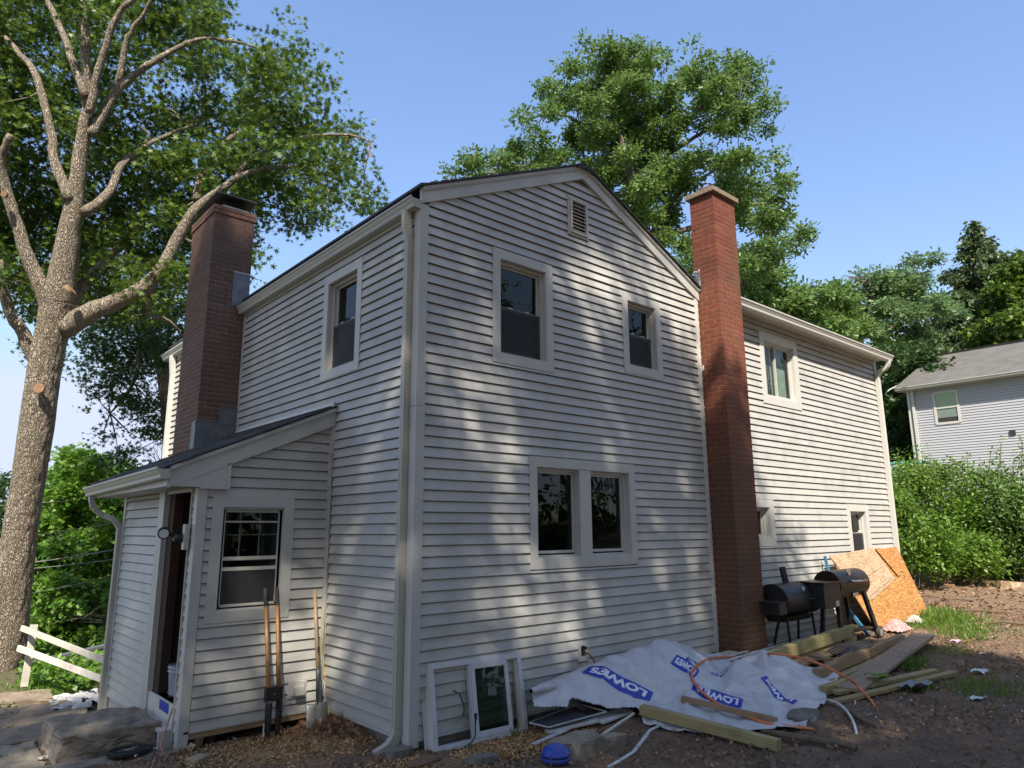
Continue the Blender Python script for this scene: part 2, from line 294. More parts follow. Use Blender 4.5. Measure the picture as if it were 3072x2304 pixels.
# ------------------------------------------------------------------ ground
def fbm(x, y, s, seed=0, o=4):
    r = np.zeros_like(x); a = 1.; q = np.random.default_rng(seed)
    for k in range(o):
        for j in range(3):
            th = q.uniform(0, 2*np.pi); ph = q.uniform(0, 2*np.pi); f = s*(2**k)*q.uniform(.8, 1.25)
            r += a/3*np.sin(f*(x*np.cos(th)+y*np.sin(th))+ph+1.5*np.sin(f*.6*(x*np.sin(th)-y*np.cos(th))+ph*2))
        a *= .55
    return r
def stretchaxis(c0, c1, step, lo, hi):
    a = list(np.arange(c0, c1, step)); s = step; x = a[-1]
    while x < hi: s *= 1.12; x += s; a.append(x)
    s = step; x = a[0]; b = []
    while x > lo: s *= 1.12; x -= s; b.append(x)
    return np.array(b[::-1]+a)
def ground_mesh():
    xs = stretchaxis(-3.2, 9., .045, -260, 420); ys = stretchaxis(-4.2, 3.2, .045, -160, 420)
    X, Y = np.meshgrid(xs, ys, indexing='ij'); Z = gz(X, Y)
    near = np.exp(-np.clip(np.hypot(X-2, Y+1)-9, 0, None)/6)
    Z = Z+near*(.018*fbm(X, Y, 3.1, 3)+.012*fbm(X, Y, 11, 5))+(1-near)*.12*fbm(X, Y, .35, 8)
    i = np.arange(len(xs)-1)[:, None]*len(ys)+np.arange(len(ys)-1)[None]
    f = np.stack([i, i+len(ys), i+len(ys)+1, i+1], -1).reshape(-1, 4)
    o = raw('ground', np.stack([X, Y, Z], -1).reshape(-1, 3), f, None, smooth=True, kind='structure')
    chips = np.exp(-(((X+.35)/.75)**2+((Y-1.05)/.55)**2)**1.5)+.75*np.exp(-(((X-.75)/.9)**2+((Y+.45)/.22)**2)**1.5)+.5*np.exp(-(((X+.9)/.5)**2+((Y-.8)/.5)**2))
    chips = np.clip(chips+.2*fbm(X, Y, 4, 2), 0, 1)
    grass = sst(10.5, 16, Y+.25*X)*.4+sst(2.6, 4, Y)*sst(-.5, -1.5, X)*.5+sst(15, 18, X)*.6+np.exp(-(((X-9.2)/.8)**2+((Y+1.9)/.5)**2))*.5
    grass = np.clip(grass+.15*fbm(X, Y, 2, 4)*(grass > .02), 0, 1)
    ca = o.data.color_attributes.new('cover', 'FLOAT_COLOR', 'POINT')
    d = np.stack([chips, grass, np.zeros_like(X), np.ones_like(X)], -1).reshape(-1)
    ca.data.foreach_set('color', d.astype(np.float32))
    m = bpy.data.materials.new('soil'); m.use_nodes = True; t = m.node_tree; N = t.nodes; L = t.links; p = N['Principled BSDF']; p.inputs['Roughness'].default_value = .95
    tc = N.new('ShaderNodeTexCoord'); at = N.new('ShaderNodeAttribute'); at.attribute_name = 'cover'; sp = N.new('ShaderNodeSeparateColor'); L.new(at.outputs['Color'], sp.inputs[0])
    def ns(sc, de=8):
        n = N.new('ShaderNodeTexNoise'); n.inputs['Scale'].default_value = sc; n.inputs['Detail'].default_value = de; n.inputs['Roughness'].default_value = .7; L.new(tc.outputs['Object'], n.inputs[0]); return n
    def ramp(src, a, b, p0=.35, p1=.65):
        r = N.new('ShaderNodeValToRGB'); e = r.color_ramp.elements; e[0].position = p0; e[1].position = p1; e[0].color = (*a, 1); e[1].color = (*b, 1); L.new(src, r.inputs[0]); return r.outputs[0]
    def mix(f, a, b):
        x = N.new('ShaderNodeMix'); x.data_type = 'RGBA'; L.new(f, x.inputs[0]); L.new(a, x.inputs[6]); L.new(b, x.inputs[7]); return x.outputs[2]
    base = ramp(ns(1.4).outputs[0], (.10, .062, .039), (.20, .128, .08)); fine = ramp(ns(38).outputs[0], (.075, .048, .031), (.25, .165, .105))
    n5 = ns(.45); c = mix(ns(9).outputs[0], base, fine)
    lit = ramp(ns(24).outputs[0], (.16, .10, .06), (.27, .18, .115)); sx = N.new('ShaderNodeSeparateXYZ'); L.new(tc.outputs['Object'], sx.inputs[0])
    mr = N.new('ShaderNodeMapRange'); mr.inputs[1].default_value = 7; mr.inputs[2].default_value = 11; L.new(sx.outputs[0], mr.inputs[0]); c = mix(mr.outputs[0], c, lit)  # sunlight on the far yard put into the soil colour as a paler tone
    c = mix(sp.outputs[0], c, ramp(ns(60).outputs[0], (.22, .12, .05), (.50, .31, .14)))
    c = mix(sp.outputs[1], c, ramp(ns(7).outputs[0], (.05, .09, .02), (.12, .13, .05)))
    L.new(c, p.inputs['Base Color']); b = N.new('ShaderNodeBump'); b.inputs['Distance'].default_value = .04; b.inputs['Strength'].default_value = 1; L.new(ns(22, 10).outputs[0], b.inputs['Height']); L.new(b.outputs[0], p.inputs['Normal'])
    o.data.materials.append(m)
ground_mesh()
# ------------------------------------------------------------------ walls
EX = .1016; LAP = .021
FG = Fr((0, 0, 0), (1, 0, 0), (0, -1, 0)); FL = Fr((0, 0, 0), (0, 1, 0), (-1, 0, 0))
FS = Fr((0, 1.647, 0), (1, 0, 0), (0, -1, 0)); FH = Fr((-1.385, 0, 0), (0, 1, 0), (-1, 0, 0))
def course(fr, u0, u1, z0, z1, zb, lap, cut):
    """one clapboard face between z0 and z1 of the course whose butt edge is at zb"""
    def n(z): return lap*(1-(z-zb)/EX)
    def cl(z):
        lo, hi = cut(z) if cut else (-99, 99); return max(u0, lo), min(u1, hi)
    a0, a1 = cl(z0); b0, b1 = cl(z1)
    if b1 <= b0: b0 = b1 = min(max((b0+b1)/2, a0), a1)
    if a1-a0 < .01: return [], []
    zm = z1-.013 if z1-z0 > .03 else z1-.001; c0, c1 = a0+(b0-a0)*(zm-z0)/(z1-z0), a1+(b1-a1)*(zm-z0)/(z1-z0)
    vs = [(a0, n(z0), z0), (a1, n(z0), z0), (c1, n(zm), zm), (c0, n(zm), zm), (a0, -.012, z0+.006), (a1, -.012, z0+.006), (b1, -.013, z1), (b0, -.013, z1)]
    return vs, [(0, 1, 2, 3), (4, 5, 1, 0), (0, 3, 7, 4), (1, 5, 6, 2), (3, 2, 6, 7)]
def siding(parent, fr, u0, u1, z0, z1, holes=(), cut=None, m=VINYL, seams=True, name='siding_board'):
    k = 0; zb = z0
    while zb < z1-.01:
        zt = min(zb+EX, z1); mb = MB(fr); act = [h for h in holes if h[2] < zt and h[3] > zb]
        edges = sorted({u0, u1, *[h[0] for h in act], *[h[1] for h in act]})
        segs = []
        for a, b in zip(edges[:-1], edges[1:]):
            if b-a < 1e-4 or a < u0-1e-6 or b > u1+1e-6: continue
            hs = [h for h in act if h[0] < (a+b)/2 < h[1]]
            if not hs: segs.append((a, b, zb, zt))
            else:
                h = hs[0]
                if h[2] > zb+.004: segs.append((a, b, zb, h[2]))
                if h[3] < zt-.004: segs.append((a, b, h[3], zt))
        q = random.Random(hash((name, k, round(u0*100))) & 0xffff)
        seam = q.uniform(u0+.4, u1-.4) if (seams and u1-u0 > 2 and k % 3 != 1) else None
        segs.sort(); mrg = []
        for sg in segs:          # one board per run of equal height
            if mrg and abs(mrg[-1][1]-sg[0]) < 1e-4 and mrg[-1][2:] == sg[2:]: mrg[-1] = (mrg[-1][0], sg[1], sg[2], sg[3])
            else: mrg.append(sg)
        for a, b, c, d in mrg:
            pcs = [(a, b, LAP)]
            if seam and a < seam-.05 and b > seam+.05: pcs = [(a, seam, LAP), (seam, b, LAP+.003)]
            for A, B, l in pcs:
                vs, fs = course(fr, A, B, c, d, zb, l, cut)
                if vs: MB(fr).add(vs, fs).build(name, m, parent)
        zb += EX; k += 1
def wallback(parent, fr, u0, u1, z0, z1, holes, th=.10, top=None, name='wall', m=FOUND, n1=-.014):
    us = sorted({u0, u1, *[h[0] for h in holes], *[h[1] for h in holes]}); zs = sorted({z0, z1, *[h[2] for h in holes], *[h[3] for h in holes]})
    mb = MB(fr)
    for a, b in zip(us[:-1], us[1:]):
        for c, d in zip(zs[:-1], zs[1:]):
            if any(h[0] < (a+b)/2 < h[1] and h[2] < (c+d)/2 < h[3] for h in holes): continue
            mb.box(a, b, n1-th, n1, c, d)
    if top: mb.prism(top, n1-th, n1, 'n')
    return mb.build(name, m, parent)
house = thing('house', (2.3, 4, 0), 'large two-storey house with pale grey lap siding, a front gable and a long right wing', 'house')
house.location = (0, 0, 0)
G1 = (.919, 1.813, 3.503, 4.778); G2 = (3.05, 3.838, 3.697, 4.763); GD = (1.424, 3.158, 1.372, 2.547); VN = (2.092, 2.452, 5.263, 5.77)
HB = (2.098, 2.243, .398, .584); WL = (1.118, 2.025, 3.485, 4.768)
W1 = (6.38, 7.60, 3.686, 4.855); W2 = (5.62, 6.413, 1.519, 2.198); W3 = (8.9, 9.772, 1.16, 2.18)
RZ = lambda x: 5.045+.455*(2.365-abs(x-2.365))          # underside line of the rake boards
def gcut(z):
    if z < 5.05: return (-9, 99)
    h = (z-5.03)/.455; return (h, 4.73-h)
siding(house, FG, .075, 4.655, .02, 6.0, [G1, G2, GD, VN, HB], gcut)
siding(house, FG, 4.73, 10.83, .17, 5.07, [W1, W2, W3])
siding(house, FL, .075, 4.585, .02, 4.92, [WL, (1.6, 4.7, -.2, 2.35)], None)
siding(house, FL, 5.66, 8.1, 2.4, 4.92, [])
def inner(h, d=.108): return (h[0]+d, h[1]-d, h[2]+d, h[3]-d)
hs = [inner(G1, .10), inner(G2, .10), inner(GD, .10)]
wallback(house, FG, 0.02, 4.73, .03, 5.05, hs, top=[(.02, 5.05), (4.71, 5.05), (2.365, 6.1)])
wallback(house, FG, 4.73, 10.83, .15, 5.07, [inner(W1, .10), inner(W2, .10), inner(W3, .10)])
wallback(house, FL, .12, 4.6, .03, 4.95, [inner(WL, .10)]); wallback(house, FL, 4.6, 8.1, .03, 4.95, [])
MB().box(.11, 10.8, 7.9, 8.05, -1.2, 5.0).build('wall', VINYL, house); MB().box(10.72, 10.84, .11, 8.0, .15, 5.05).build('wall', VINYL, house)
MB().prism([(4.6, 5.0), (4.6, 5.05), (4.7, 5.05)], 4.7, 4.75, 'n')
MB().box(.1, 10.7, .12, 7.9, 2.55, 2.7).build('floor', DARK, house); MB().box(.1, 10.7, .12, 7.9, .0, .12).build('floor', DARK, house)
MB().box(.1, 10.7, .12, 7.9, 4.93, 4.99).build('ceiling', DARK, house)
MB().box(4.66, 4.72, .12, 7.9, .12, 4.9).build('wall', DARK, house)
# foundation
MB().box(.03, 4.70, .03, .25, -.6, .03).build('foundation', FOUND, house); MB().box(.03, .25, .25, 8.0, -1.4, .03).build('foundation', FOUND, house)
MB().box(4.70, 10.8, .03, .25, -.5, .15).build('foundation', FOUND, house); MB().box(10.6, 10.8, .25, 8.0, -.5, .15).build('foundation', FOUND, house)
MB(FG).box(.0, 4.73, .0, .022, -.012, .018).build('starter_strip', TRIM, house); MB(FL).box(.075, 1.6, .0, .022, -.012, .018).build('starter_strip', TRIM, house)
MB(FG).box(4.73, 10.83, .0, .022, .14, .168).build('starter_strip', TRIM, house)
# corner posts
def post(parent, fn, x, y, sx, sy, z0, z1, w=.078, p=.024, m=TRIM):
    # outside corner at (x,y); sx,sy point outward
    mb = MB(); a, b = x+sx*p, y+sy*p
    mb.prism([(a, b), (x-sx*w, b), (x-sx*w, y+sy*.001), (x+sx*.001, y+sy*.001), (x+sx*.001, y-sy*w), (a, y-sy*w)], z0, z1, 'z')
    return mb.build(fn, m, parent, bevel=.0025)
post(house, 'corner_post', 0, 0, -1, -1, -.06, 2.93); post(house, 'corner_post', 0, 0, -1.0, -1.0, 2.933, 4.99)
MB(FG).box(4.655, 4.73, .001, .026, .04, 2.6).build('corner_post', TRIMW, house, bevel=.002); MB(FG).box(4.655, 4.73, .001, .0265, 2.603, 5.12).build('corner_post', TRIMW, house, bevel=.002)
MB(FG).box(4.690, 4.7, .026, .032, .04, 5.1).build('corner_groove', TRIMW, house)
post(house, 'corner_post', 10.83, 0, 1, -1, .12, 5.05, m=TRIMW)
MB(FL).box(4.585, 4.645, .001, .024, 2.6, 3.95).build('corner_post', TRIM, house, bevel=.002); MB(FL).box(4.585, 4.645, .001, .0245, 3.953, 4.92).build('corner_post', TRIM, house, bevel=.002)
MB(FL).box(4.588, 4.6, .024, .034, 2.6, 4.9).build('corner_groove', TRIM, house)
post(house, 'corner_post', 0, 8.1, -1, 1, 2.0, 4.95)
MB(FL).box(1.118-.9, 4.6, .001, .02, 4.893, 4.96).build('frieze_board', TRIM, house); MB(FL).box(5.66, 8.1, .001, .02, 4.893, 4.96).build('frieze_board', TRIM, house)
# rakes, roof
def rake(parent, fr, pts, zt, zb, n0, n1, name, m, bev=.002):   # pts [(u,z)...] of a line; board between z+zb and z+zt
    mb = MB(fr); poly = [(u, z+zt) for u, z in pts]+[(u, z+zb) for u, z in pts[::-1]]; mb.prism(poly, n0, n1, 'n'); return mb.build(name, m, parent, bevel=bev)
for sgn in (0, 1):
    f = (lambda x: x) if not sgn else (lambda x: 4.73-x)
    P = [(f(-.02), 5.0-.02), (f(2.365), 5.0+.455*2.385-.02)]
    rake(house, FG, P, .125, 0, .001, .042, 'rake_board', TRIM); rake(house, FG, P, .137, .122, .001, .056, 'rake_bead', TRIM); rake(house, FG, P, .175, .135, .001, .066, 'rake_fascia', TRIM)
    P2 = [(f(-.07), 5.0-.0425), (f(2.365), 5.0+.455*2.385-.02)]
    mb = MB(FG); nC = 19
    for k in range(nC):          # overlapping shingle courses, butt ends stepped along the rake
        a, b = P2[0], P2[1]; t0, t1 = k/nC, (k+1.35)/nC; t1 = min(t1, 1.0)
        u0, u1 = a[0]+(b[0]-a[0])*t0, a[0]+(b[0]-a[0])*t1; z0, z1 = a[1]+(b[1]-a[1])*t0, a[1]+(b[1]-a[1])*t1
        j = random.uniform(-.006, .006)
        mb.prism([(u0, z0+.178), (u1, z1+.178), (u1, z1+.186), (u0, z0+.205)], -8.3, .095+j, 'n')
    mb.build('shingles', SHING, house, kind='stuff')
MB().prism([(2.2, 6.22-.07), (2.365, 6.225), (2.53, 6.22-.07), (2.365, 6.19)], -.1, 8.3, 'n').build('ridge_cap', SHING, house)
# wing roof
mb = MB()
for k in range(26):
    y0 = -.33+k*.16; z0 = 5.08+.455*(y0+.33); mb.prism([(y0, z0+.012), (y0+.2, z0+.09+.004), (y0+.2, z0+.1), (y0, z0+.03)], 5.34, 10.93, 'u')
mb.build('shingles', SHING, house, kind='stuff')
MB().prism([(-.24, 5.07), (3.85, 6.95), (8.1, 5.05), (8.1, 5.0), (-.24, 5.03)], 4.8, 10.86, 'u').build('roof_body', TRIM, house)
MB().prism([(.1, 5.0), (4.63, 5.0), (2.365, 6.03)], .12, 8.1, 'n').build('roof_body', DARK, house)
MB(FG).box(5.36, 10.86, .02, .24, 5.055, 5.066).build('soffit', TRIM, house)
for k in range(2): MB(FG).box(5.36, 10.86, .07+.09*k, .076+.09*k, 5.051, 5.055).build('soffit_groove', TRIM, house)
GP_ = [(0, 0), (.078, 0), (.086, .012), (.088, .035), (.104, .06), (.112, .08), (.124, .088), (.126, .108), (.118, .112), (.112, .104), (.10, .09), (.0, .09)]
def gutter(parent, fr, u0, u1, n0, z0, slope=0., m=GUTT, name='gutter'):
    mb = MB(fr); n = len(GP_)
    L = [(u0, n0+p[0], z0+p[1]) for p in GP_]+[(u1, n0+p[0], z0+p[1]+slope) for p in GP_]
    mb.add(L, [tuple(range(n))[::-1], tuple(range(n, 2*n))]+[(i, (i+1) % n, n+(i+1) % n, n+i) for i in range(n)]); return mb.build(name, m, parent)
gutter(house, FL, -.03, 4.64, .022, 4.925); gutter(house, FL, 5.68, 8.5, .022, 4.925, m=TRIMW); g_w = gutter(house, FG, 5.34, 10.9, .24, 4.985, m=TRIMW)
MB(FG).box(5.34, 10.88, .225, .239, 4.985, 5.11).build('fascia', TRIM, house)
def spout(parent, fr, path, w=.062, d=.085, m=SPOUT, name='downspout'):
    """path: (u,n,z,ribbed) points; a rectangular tube with crimped elbows"""
    P = []; 
    for i in range(len(path)-1):
        a, b = np.array(path[i][:3]), np.array(path[i+1][:3]); rib = path[i+1][3]; k = max(1, int(np.linalg.norm(b-a)/.011)) if rib else 1
        for j in range(k): P.append((a+(b-a)*j/k, (j % 2) if rib else 0))
    P.append((np.array(path[-1][:3]), 0)); n = len(P); vs = []
    for i, (p, r) in enumerate(P):
        t = P[min(i+1, n-1)][0]-P[max(i-1, 0)][0]; t = t/np.linalg.norm(t)
        a = np.array((1., 0, 0)) if abs(t[0]) < .9 else np.array((0, 1., 0)); b = np.cross(t, a); b /= np.linalg.norm(b); a = np.cross(b, t); s = .5-.045*r
        for x, y in ((-1, -1), (-.3, -1), (-.24, -.9), (.24, -.9), (.3, -1), (1, -1), (1, 1), (.3, 1), (.24, .9), (-.24, .9), (-.3, 1), (-1, 1)): vs.append(tuple(p+a*w*s*x+b*d*s*y))
    q = 12; fs = [(i*q+k, i*q+(k+1) % q, (i+1)*q+(k+1) % q, (i+1)*q+k) for i in range(n-1) for k in range(q)]+[tuple(range(q))[::-1], tuple((n-1)*q+k for k in range(q))]
    return MB(fr).add(vs, fs).build(name, m, parent)
def bend(a, b, c, rib, k=6):
    a, b, c = map(np.array, (a, b, c)); return [(*((1-t)**2*a+2*t*(1-t)*b+t*t*c), rib) for t in np.linspace(0, 1, k)]
sp = spout(house, FL, [(.125, .09, 4.93, 0)]+bend((.125, .09, 4.85), (.125, .09, 4.75), (.122, .07, 4.68), 1)+[(.12, .05, 4.6, 0), (.12, .05, 2.2, 0)], name='downspout')
spout(house, FL, [(.12, .052, 2.2, 0), (.12, .052, .10, 0)]+bend((.12, .052, .10), (.12, .06, -.02), (.14, .16, -.07), 1, 5)+[(.145, .25, -.1, 1)], w=.066, d=.089)
for z in (4.5, 1.6, .38): MB(FL).box(.165, .19, .0, .06, z, z+.02).build('spout_strap', TRIM, sp)
spout(house, FL, [(7.95, .085, 4.93, 0), (7.95, .085, 4.85, 0), (7.97, .045, 4.55, 0), (7.97, .045, 2.0, 0)], w=.09, m=TRIMW)
spout(house, FG, [(10.78, .29, 4.99, 0)]+bend((10.78, .29, 4.96), (10.78, .27, 4.85), (10.78, .16, 4.82), 1)+bend((10.78, .16, 4.82), (10.78, .06, 4.78), (10.78, .055, 4.66), 1)+[(10.78, .055, .3, 0)], w=.10, d=.07, m=TRIMW)
# ------------------------------------------------------------------ windows
def window(parent, fr, h, kind, cw=.107, rev=.075, m=TRIM, name='window', extra=None):
    """h outer rectangle of the casing. kind: hung / slider / double / fixed"""
    u0, u1, z0, z1 = h; a0, a1, b0, b1 = u0+cw, u1-cw, z0+cw, z1-cw
    w0 = MB(fr)                                     # vinyl frame carries the rest
    fw = .028
    def ring(mb, a, b, c, d, t, n0, n1):
        mb.box(a, a+t, n0, n1, c, d); mb.box(b-t, b, n0, n1, c, d); mb.box(a+t, b-t, n0, n1, c, c+t); mb.box(a+t, b-t, n0, n1, d-t, d)
    for A, B, C, D in ((a0-.002, a0+.006, b0, b1), (a1-.006, a1+.002, b0, b1)): w0.box(A, B, -rev-.03, .014, C, D)
    w0.box(a0, a1, -rev-.03, .014, b0-.004, b0+.006); w0.box(a0, a1, -rev-.03, .014, b1-.006, b1+.003)
    ring(w0, a0+.004, a1-.004, b0+.004, b1-.004, fw, -rev-.02, -rev+.03)
    w0.box(a0, a1, -rev+.02, .008, b0+.002, b0+.012)
    win = w0.build(name, m, parent)
    n = .020; g = .0012                              # mitred casing, four boards
    for poly in ([(u0, z1), (u1, z1), (a1+g, b1), (a0-g, b1)], [(u0, z0), (a0-g, b0), (a1+g, b0), (u1, z0)],
                 [(u0, z0+g), (u0, z1-g), (a0, b1), (a0, b0)], [(u1, z0+g), (a1, b0), (a1, b1), (u1, z1-g)]):
        MB(fr).prism(poly, .002, n+.004, 'n').build('casing', m, win, bevel=.0018)
    def sash(a, b, c, d, nn, t=.034, glz=GLS, scr=None, mm=TRIM):
        mb = MB(fr); ring(mb, a, b, c, d, t, nn-.022, nn); mb.build('sash', mm, win, bevel=.001)
        MB(fr).box(a+t, b-t, nn-.014, nn-.010, c+t, d-t).build('pane', glz, win)
        if scr: MB(fr).box(a+.006, b-.006, nn+.006, nn+.0075, c+.006, d-.006).build('insect_screen', SCR, win)
    A0, A1, B0, B1 = a0+fw, a1-fw, b0+fw, b1-fw; zm = (B0+B1)/2-.0
    if kind == 'hung':
        sash(A0, A1, zm-.02, B1, -rev-.012, .026); sash(A0, A1, B0, zm+.02, -rev+.012, .03, scr=True)
        for uu in (.3, .7): MB(fr).box(A0+(A1-A0)*uu-.03, A0+(A1-A0)*uu+.03, -rev-.01, -rev+.016, zm+.018, zm+.03).build('sash_lock', TRIM, win)
    elif kind == 'slider':
        um = (A0+A1)/2; sash(A0, um+.015, B0, B1, -rev-.012, .03); sash(um-.015, A1, B0, B1, -rev+.012, .03)
    elif kind == 'double':
        m0, m1 = 2.19, 2.375
        MB(fr).box(m0, m1, -rev-.02, n-.004, b0, b1).build('mullion', m, win, bevel=.002)
        sash(A0, m0-.004, B0+.02, B1, -rev-.004, .03); sash(m1+.004, A1, B0+.02, B1, -rev-.004, .03)
    else: sash(A0, A1, B0, B1, -rev-.004, .03)
    return win
window(house, FG, G1, 'hung'); window(house, FG, G2, 'hung'); gdw = window(house, FG, GD, 'double'); window(house, FL, WL, 'hung')
w1 = window(house, FG, W1, 'slider', cw=.13, m=TRIMW); w2 = window(house, FG, W2, 'fixed', cw=.115, m=TRIMW, rev=.1); w3 = window(house, FG, W3, 'hung', cw=.12, m=TRIMW)
MB(FG).box(2.88, 2.884, -.14, -.136, 1.95, 2.42).build('blind_wand', PLW, gdw)
# curtains behind the sunlit glass
mb = MB(FG)
for k in range(26): u = 6.55+k*.016; mb.box(u, u+.013, -.15-.012*(k % 3), -.147-.012*(k % 3), 3.82, 4.72)
mb.build('curtain', CURT, w1); MB(FG).box(6.98, 7.45, -.16, -.155, 3.82, 4.72).build('curtain', CURTW, w1)
MB(FG).box(9.03, 9.63, -.3, -.29, 1.3, 1.9).build('curtain', DARK, w3); MB(FG).box(9.5, 9.58, -.080, -.0795, 1.70, 1.73).build('sticker', PLW, w3)
# attic vent
mb = MB(FG); u0, u1, z0, z1 = VN
mb.box(u0, u0+.03, .003, .03, z0, z1); mb.box(u1-.03, u1, .003, .03, z0, z1); mb.box(u0+.03, u1-.03, .003, .03, z1-.03, z1); mb.box(u0+.03, u1-.03, .003, .03, z0, z0+.03)
mb.box(u0+.03, u0+.06, .003, .05, z0+.03, z1-.03); mb.box(u1-.06, u1-.03, .003, .05, z0+.03, z1-.03); mb.box(u0+.06, u1-.06, .003, .05, z1-.06, z1-.03); mb.box(u0+.06, u1-.06, .003, .05, z0+.03, z0+.055)
mb.box(u0+.03, u1-.03, -.05, -.04, z0+.03, z1-.03)
vent = mb.build('attic_vent', GUTT, house, bevel=.002)
for k in range(8):
    z = z0+.065+k*.046; MB(FG).prism([(.044, z), (.044, z+.006), (.004, z+.040), (.0, z+.034)], u0+.06, u1-.06, 'u').build('louver', GUTT, vent)
MB(FG).box(u0+.06, u1-.06, -.035, -.03, z0+.06, z1-.06).build('vent_back', DARK, vent)
# hose bibb box
mb = MB(FG); u0, u1, z0, z1 = HB
mb.box(u0, u0+.035, .003, .03, z0, z1); mb.box(u1-.035, u1, .003, .03, z0, z1); mb.box(u0+.035, u1-.035, .003, .03, z1-.03, z1); mb.box(u0+.035, u1-.035, .003, .03, z0, z0+.05); mb.box(u0, u1, -.02, -.015, z0, z1)
bib = mb.build('spigot_box', TRIM, house, bevel=.002)
MB(FG).tube([(2.17, -.02, .51), (2.18, .05, .50), (2.2, .09, .47)], [.014, .016, .012]).build('spigot', mat('brass', (.16, .1, .06), .4, metal=.8), bib)
MB(FG).tube([(2.17, .05, .535), (2.2, .05, .535)], .013).build('spigot_handle', BLK, bib)
tag(MB(FG).tube([(2.2, .09, .47), (2.22, .12, .42), (2.27, .14, .3)], .009).build('hose_stub', mat('brown_hose', (.12, .07, .04), .5)), 'short brown hose hanging from the wall spigot above the white wrap', 'hose')
tag(MB(FG).tube([(.42, .05, .36), (.46, .1, .33), (.50, .11, .24), (.50, .12, .18), (.49, .10, .14)], .007).build('wire_stub', GRNH), 'stiff dark wire poking out of the siding behind the leaning window unit', 'wire')
# ------------------------------------------------------------------ brick chimneys
def brickmesh(nm, L, m):
    me = bpy.data.meshes.new(nm); bm = bmesh.new(); bmesh.ops.create_cube(bm, size=1)
    for v in bm.verts: v.co = Vector((v.co.x*L, v.co.y*.094, v.co.z*.0585))
    bmesh.ops.bevel(bm, geom=bm.edges[:], offset=.003, segments=1, affect='EDGES'); bm.to_mesh(me); bm.free(); me.materials.append(m); return me
def chimney(name, label, x0, x1, y0, y1, z0, z1, visz, mB, mM, corbel=0, nparts=290):
    t = thing(name, ((x0+x1)/2, (y0+y1)/2, 0), label, 'chimney'); t.location = (0, 0, 0)
    MB().box(x0+.0035, x1-.0035, y0+.0035, y1-.0035, z0, z1).build('mortar_core', mM, t)
    full = brickmesh('brick', .203, mB); cuts = {}
    P = .0695; n = int(round((z1-z0)/P)); rest = MB(); cnt = 0
    for k in range(n):
        z = z0+(k+.5)*P; g = .018 if (corbel and k >= n-corbel) else 0
        X0, X1, Y0, Y1 = x0-g, x1+g, y0-g, y1+g; h = .094
        for side in range(4):       # 0 front(-y) 1 left(-x) 2 back 3 right
            L = (X1-X0) if side % 2 == 0 else (Y1-Y0); odd = (k+side) % 2
            a = h+.01 if odd else 0.; b = L-a; s = a
            while s < b-.02:
                e = min(s+.203, b)
                if b-e < .03: e = b
                l = e-s; c = (s+e)/2; j = max(-.0018, min(.0018, random.gauss(0, .0009))); tw = max(-.006, min(.006, random.gauss(0, .003)))
                loc = {0: (X0+c, Y0+h/2+j, z), 1: (X0+h/2+j, Y0+c, z), 2: (X0+c, Y1-h/2+j, z), 3: (X1-h/2+j, Y0+c, z)}[side]
                if side in (0, 1) and z > visz and cnt < nparts and not (name.startswith('L')):
                    me = full if abs(l-.203) < .012 else cuts.setdefault(round(l, 2), brickmesh('cut_brick', round(l, 2), mB))
                    o = bpy.data.objects.new('brick', me); o.location = loc; o.rotation_euler = (0, 0, tw+(math.pi/2 if side else 0)); link(o, t); cnt += 1
                else:
                    q = (l/2, h/2) if side % 2 == 0 else (h/2, l/2); rest.box(loc[0]-q[0], loc[0]+q[0], loc[1]-q[1], loc[1]+q[1], z-.029, z+.029)
                s = e+.0105
    rest.build('bricks', mB if False else mat(name+'_rest', mB['c1'], .85, c2=mB['c2'], ns=6, bump=.4, bs=70, rnd=mB['rn'], isl=True, dirt=(tuple(mB['dc']), 1.1, mB['da'])), t, kind='stuff')
    return t
for m_, a, b, r_, dc, da in ((BRR, (.135, .036, .021), (.172, .048, .027), .12, (.10, .05, .03), .7), (BRL, (.105, .056, .044), (.145, .072, .055), .15, (.09, .075, .05), .5)):
    m_['c1'] = a; m_['c2'] = b; m_['rn'] = r_; m_['dc'] = dc; m_['da'] = da
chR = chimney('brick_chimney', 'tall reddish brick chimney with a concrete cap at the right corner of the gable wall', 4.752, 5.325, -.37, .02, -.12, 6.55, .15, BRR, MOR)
mb = MB(); mb.add([(4.70, -.42, 6.555), (5.375, -.42, 6.555), (5.375, .07, 6.555), (4.70, .07, 6.555), (4.70, -.42, 6.625), (5.375, -.42, 6.625), (5.375, .07, 6.625), (4.70, .07, 6.625), (4.85, -.3, 6.66), (5.22, -.3, 6.66), (5.22, -.05, 6.66), (4.85, -.05, 6.66)],
  [(0, 3, 2, 1), (0, 1, 5, 4), (1, 2, 6, 5), (2, 3, 7, 6), (3, 0, 4, 7), (4, 5, 9, 8), (5, 6, 10, 9), (6, 7, 11, 10), (7, 4, 8, 11), (8, 9, 10, 11)])
mb.build('chimney_cap', mat('pebbled_concrete', (.27, .21, .14), .9, c2=(.13, .10, .07), ns=45, bump=1, bs=60), chR, bevel=.004)
MB().box(4.86, 4.98, -.28, -.1, 6.63, 6.74).build('flue_tile', BRR, chR, bevel=.005)
def sheet(parent, name, m, fn, nu, nv, th=None):
    v = [tuple(fn(i/(nu-1), j/(nv-1))) for i in range(nu) for j in range(nv)]
    f = [(i*nv+j, (i+1)*nv+j, (i+1)*nv+j+1, i*nv+j+1) for i in range(nu-1) for j in range(nv-1)]
    o = MB().add(v, f).build(name, m, parent, smooth=True)
    if th: s = o.modifiers.new('thick', 'SOLIDIFY'); s.thickness = th; s.offset = 0
    return o
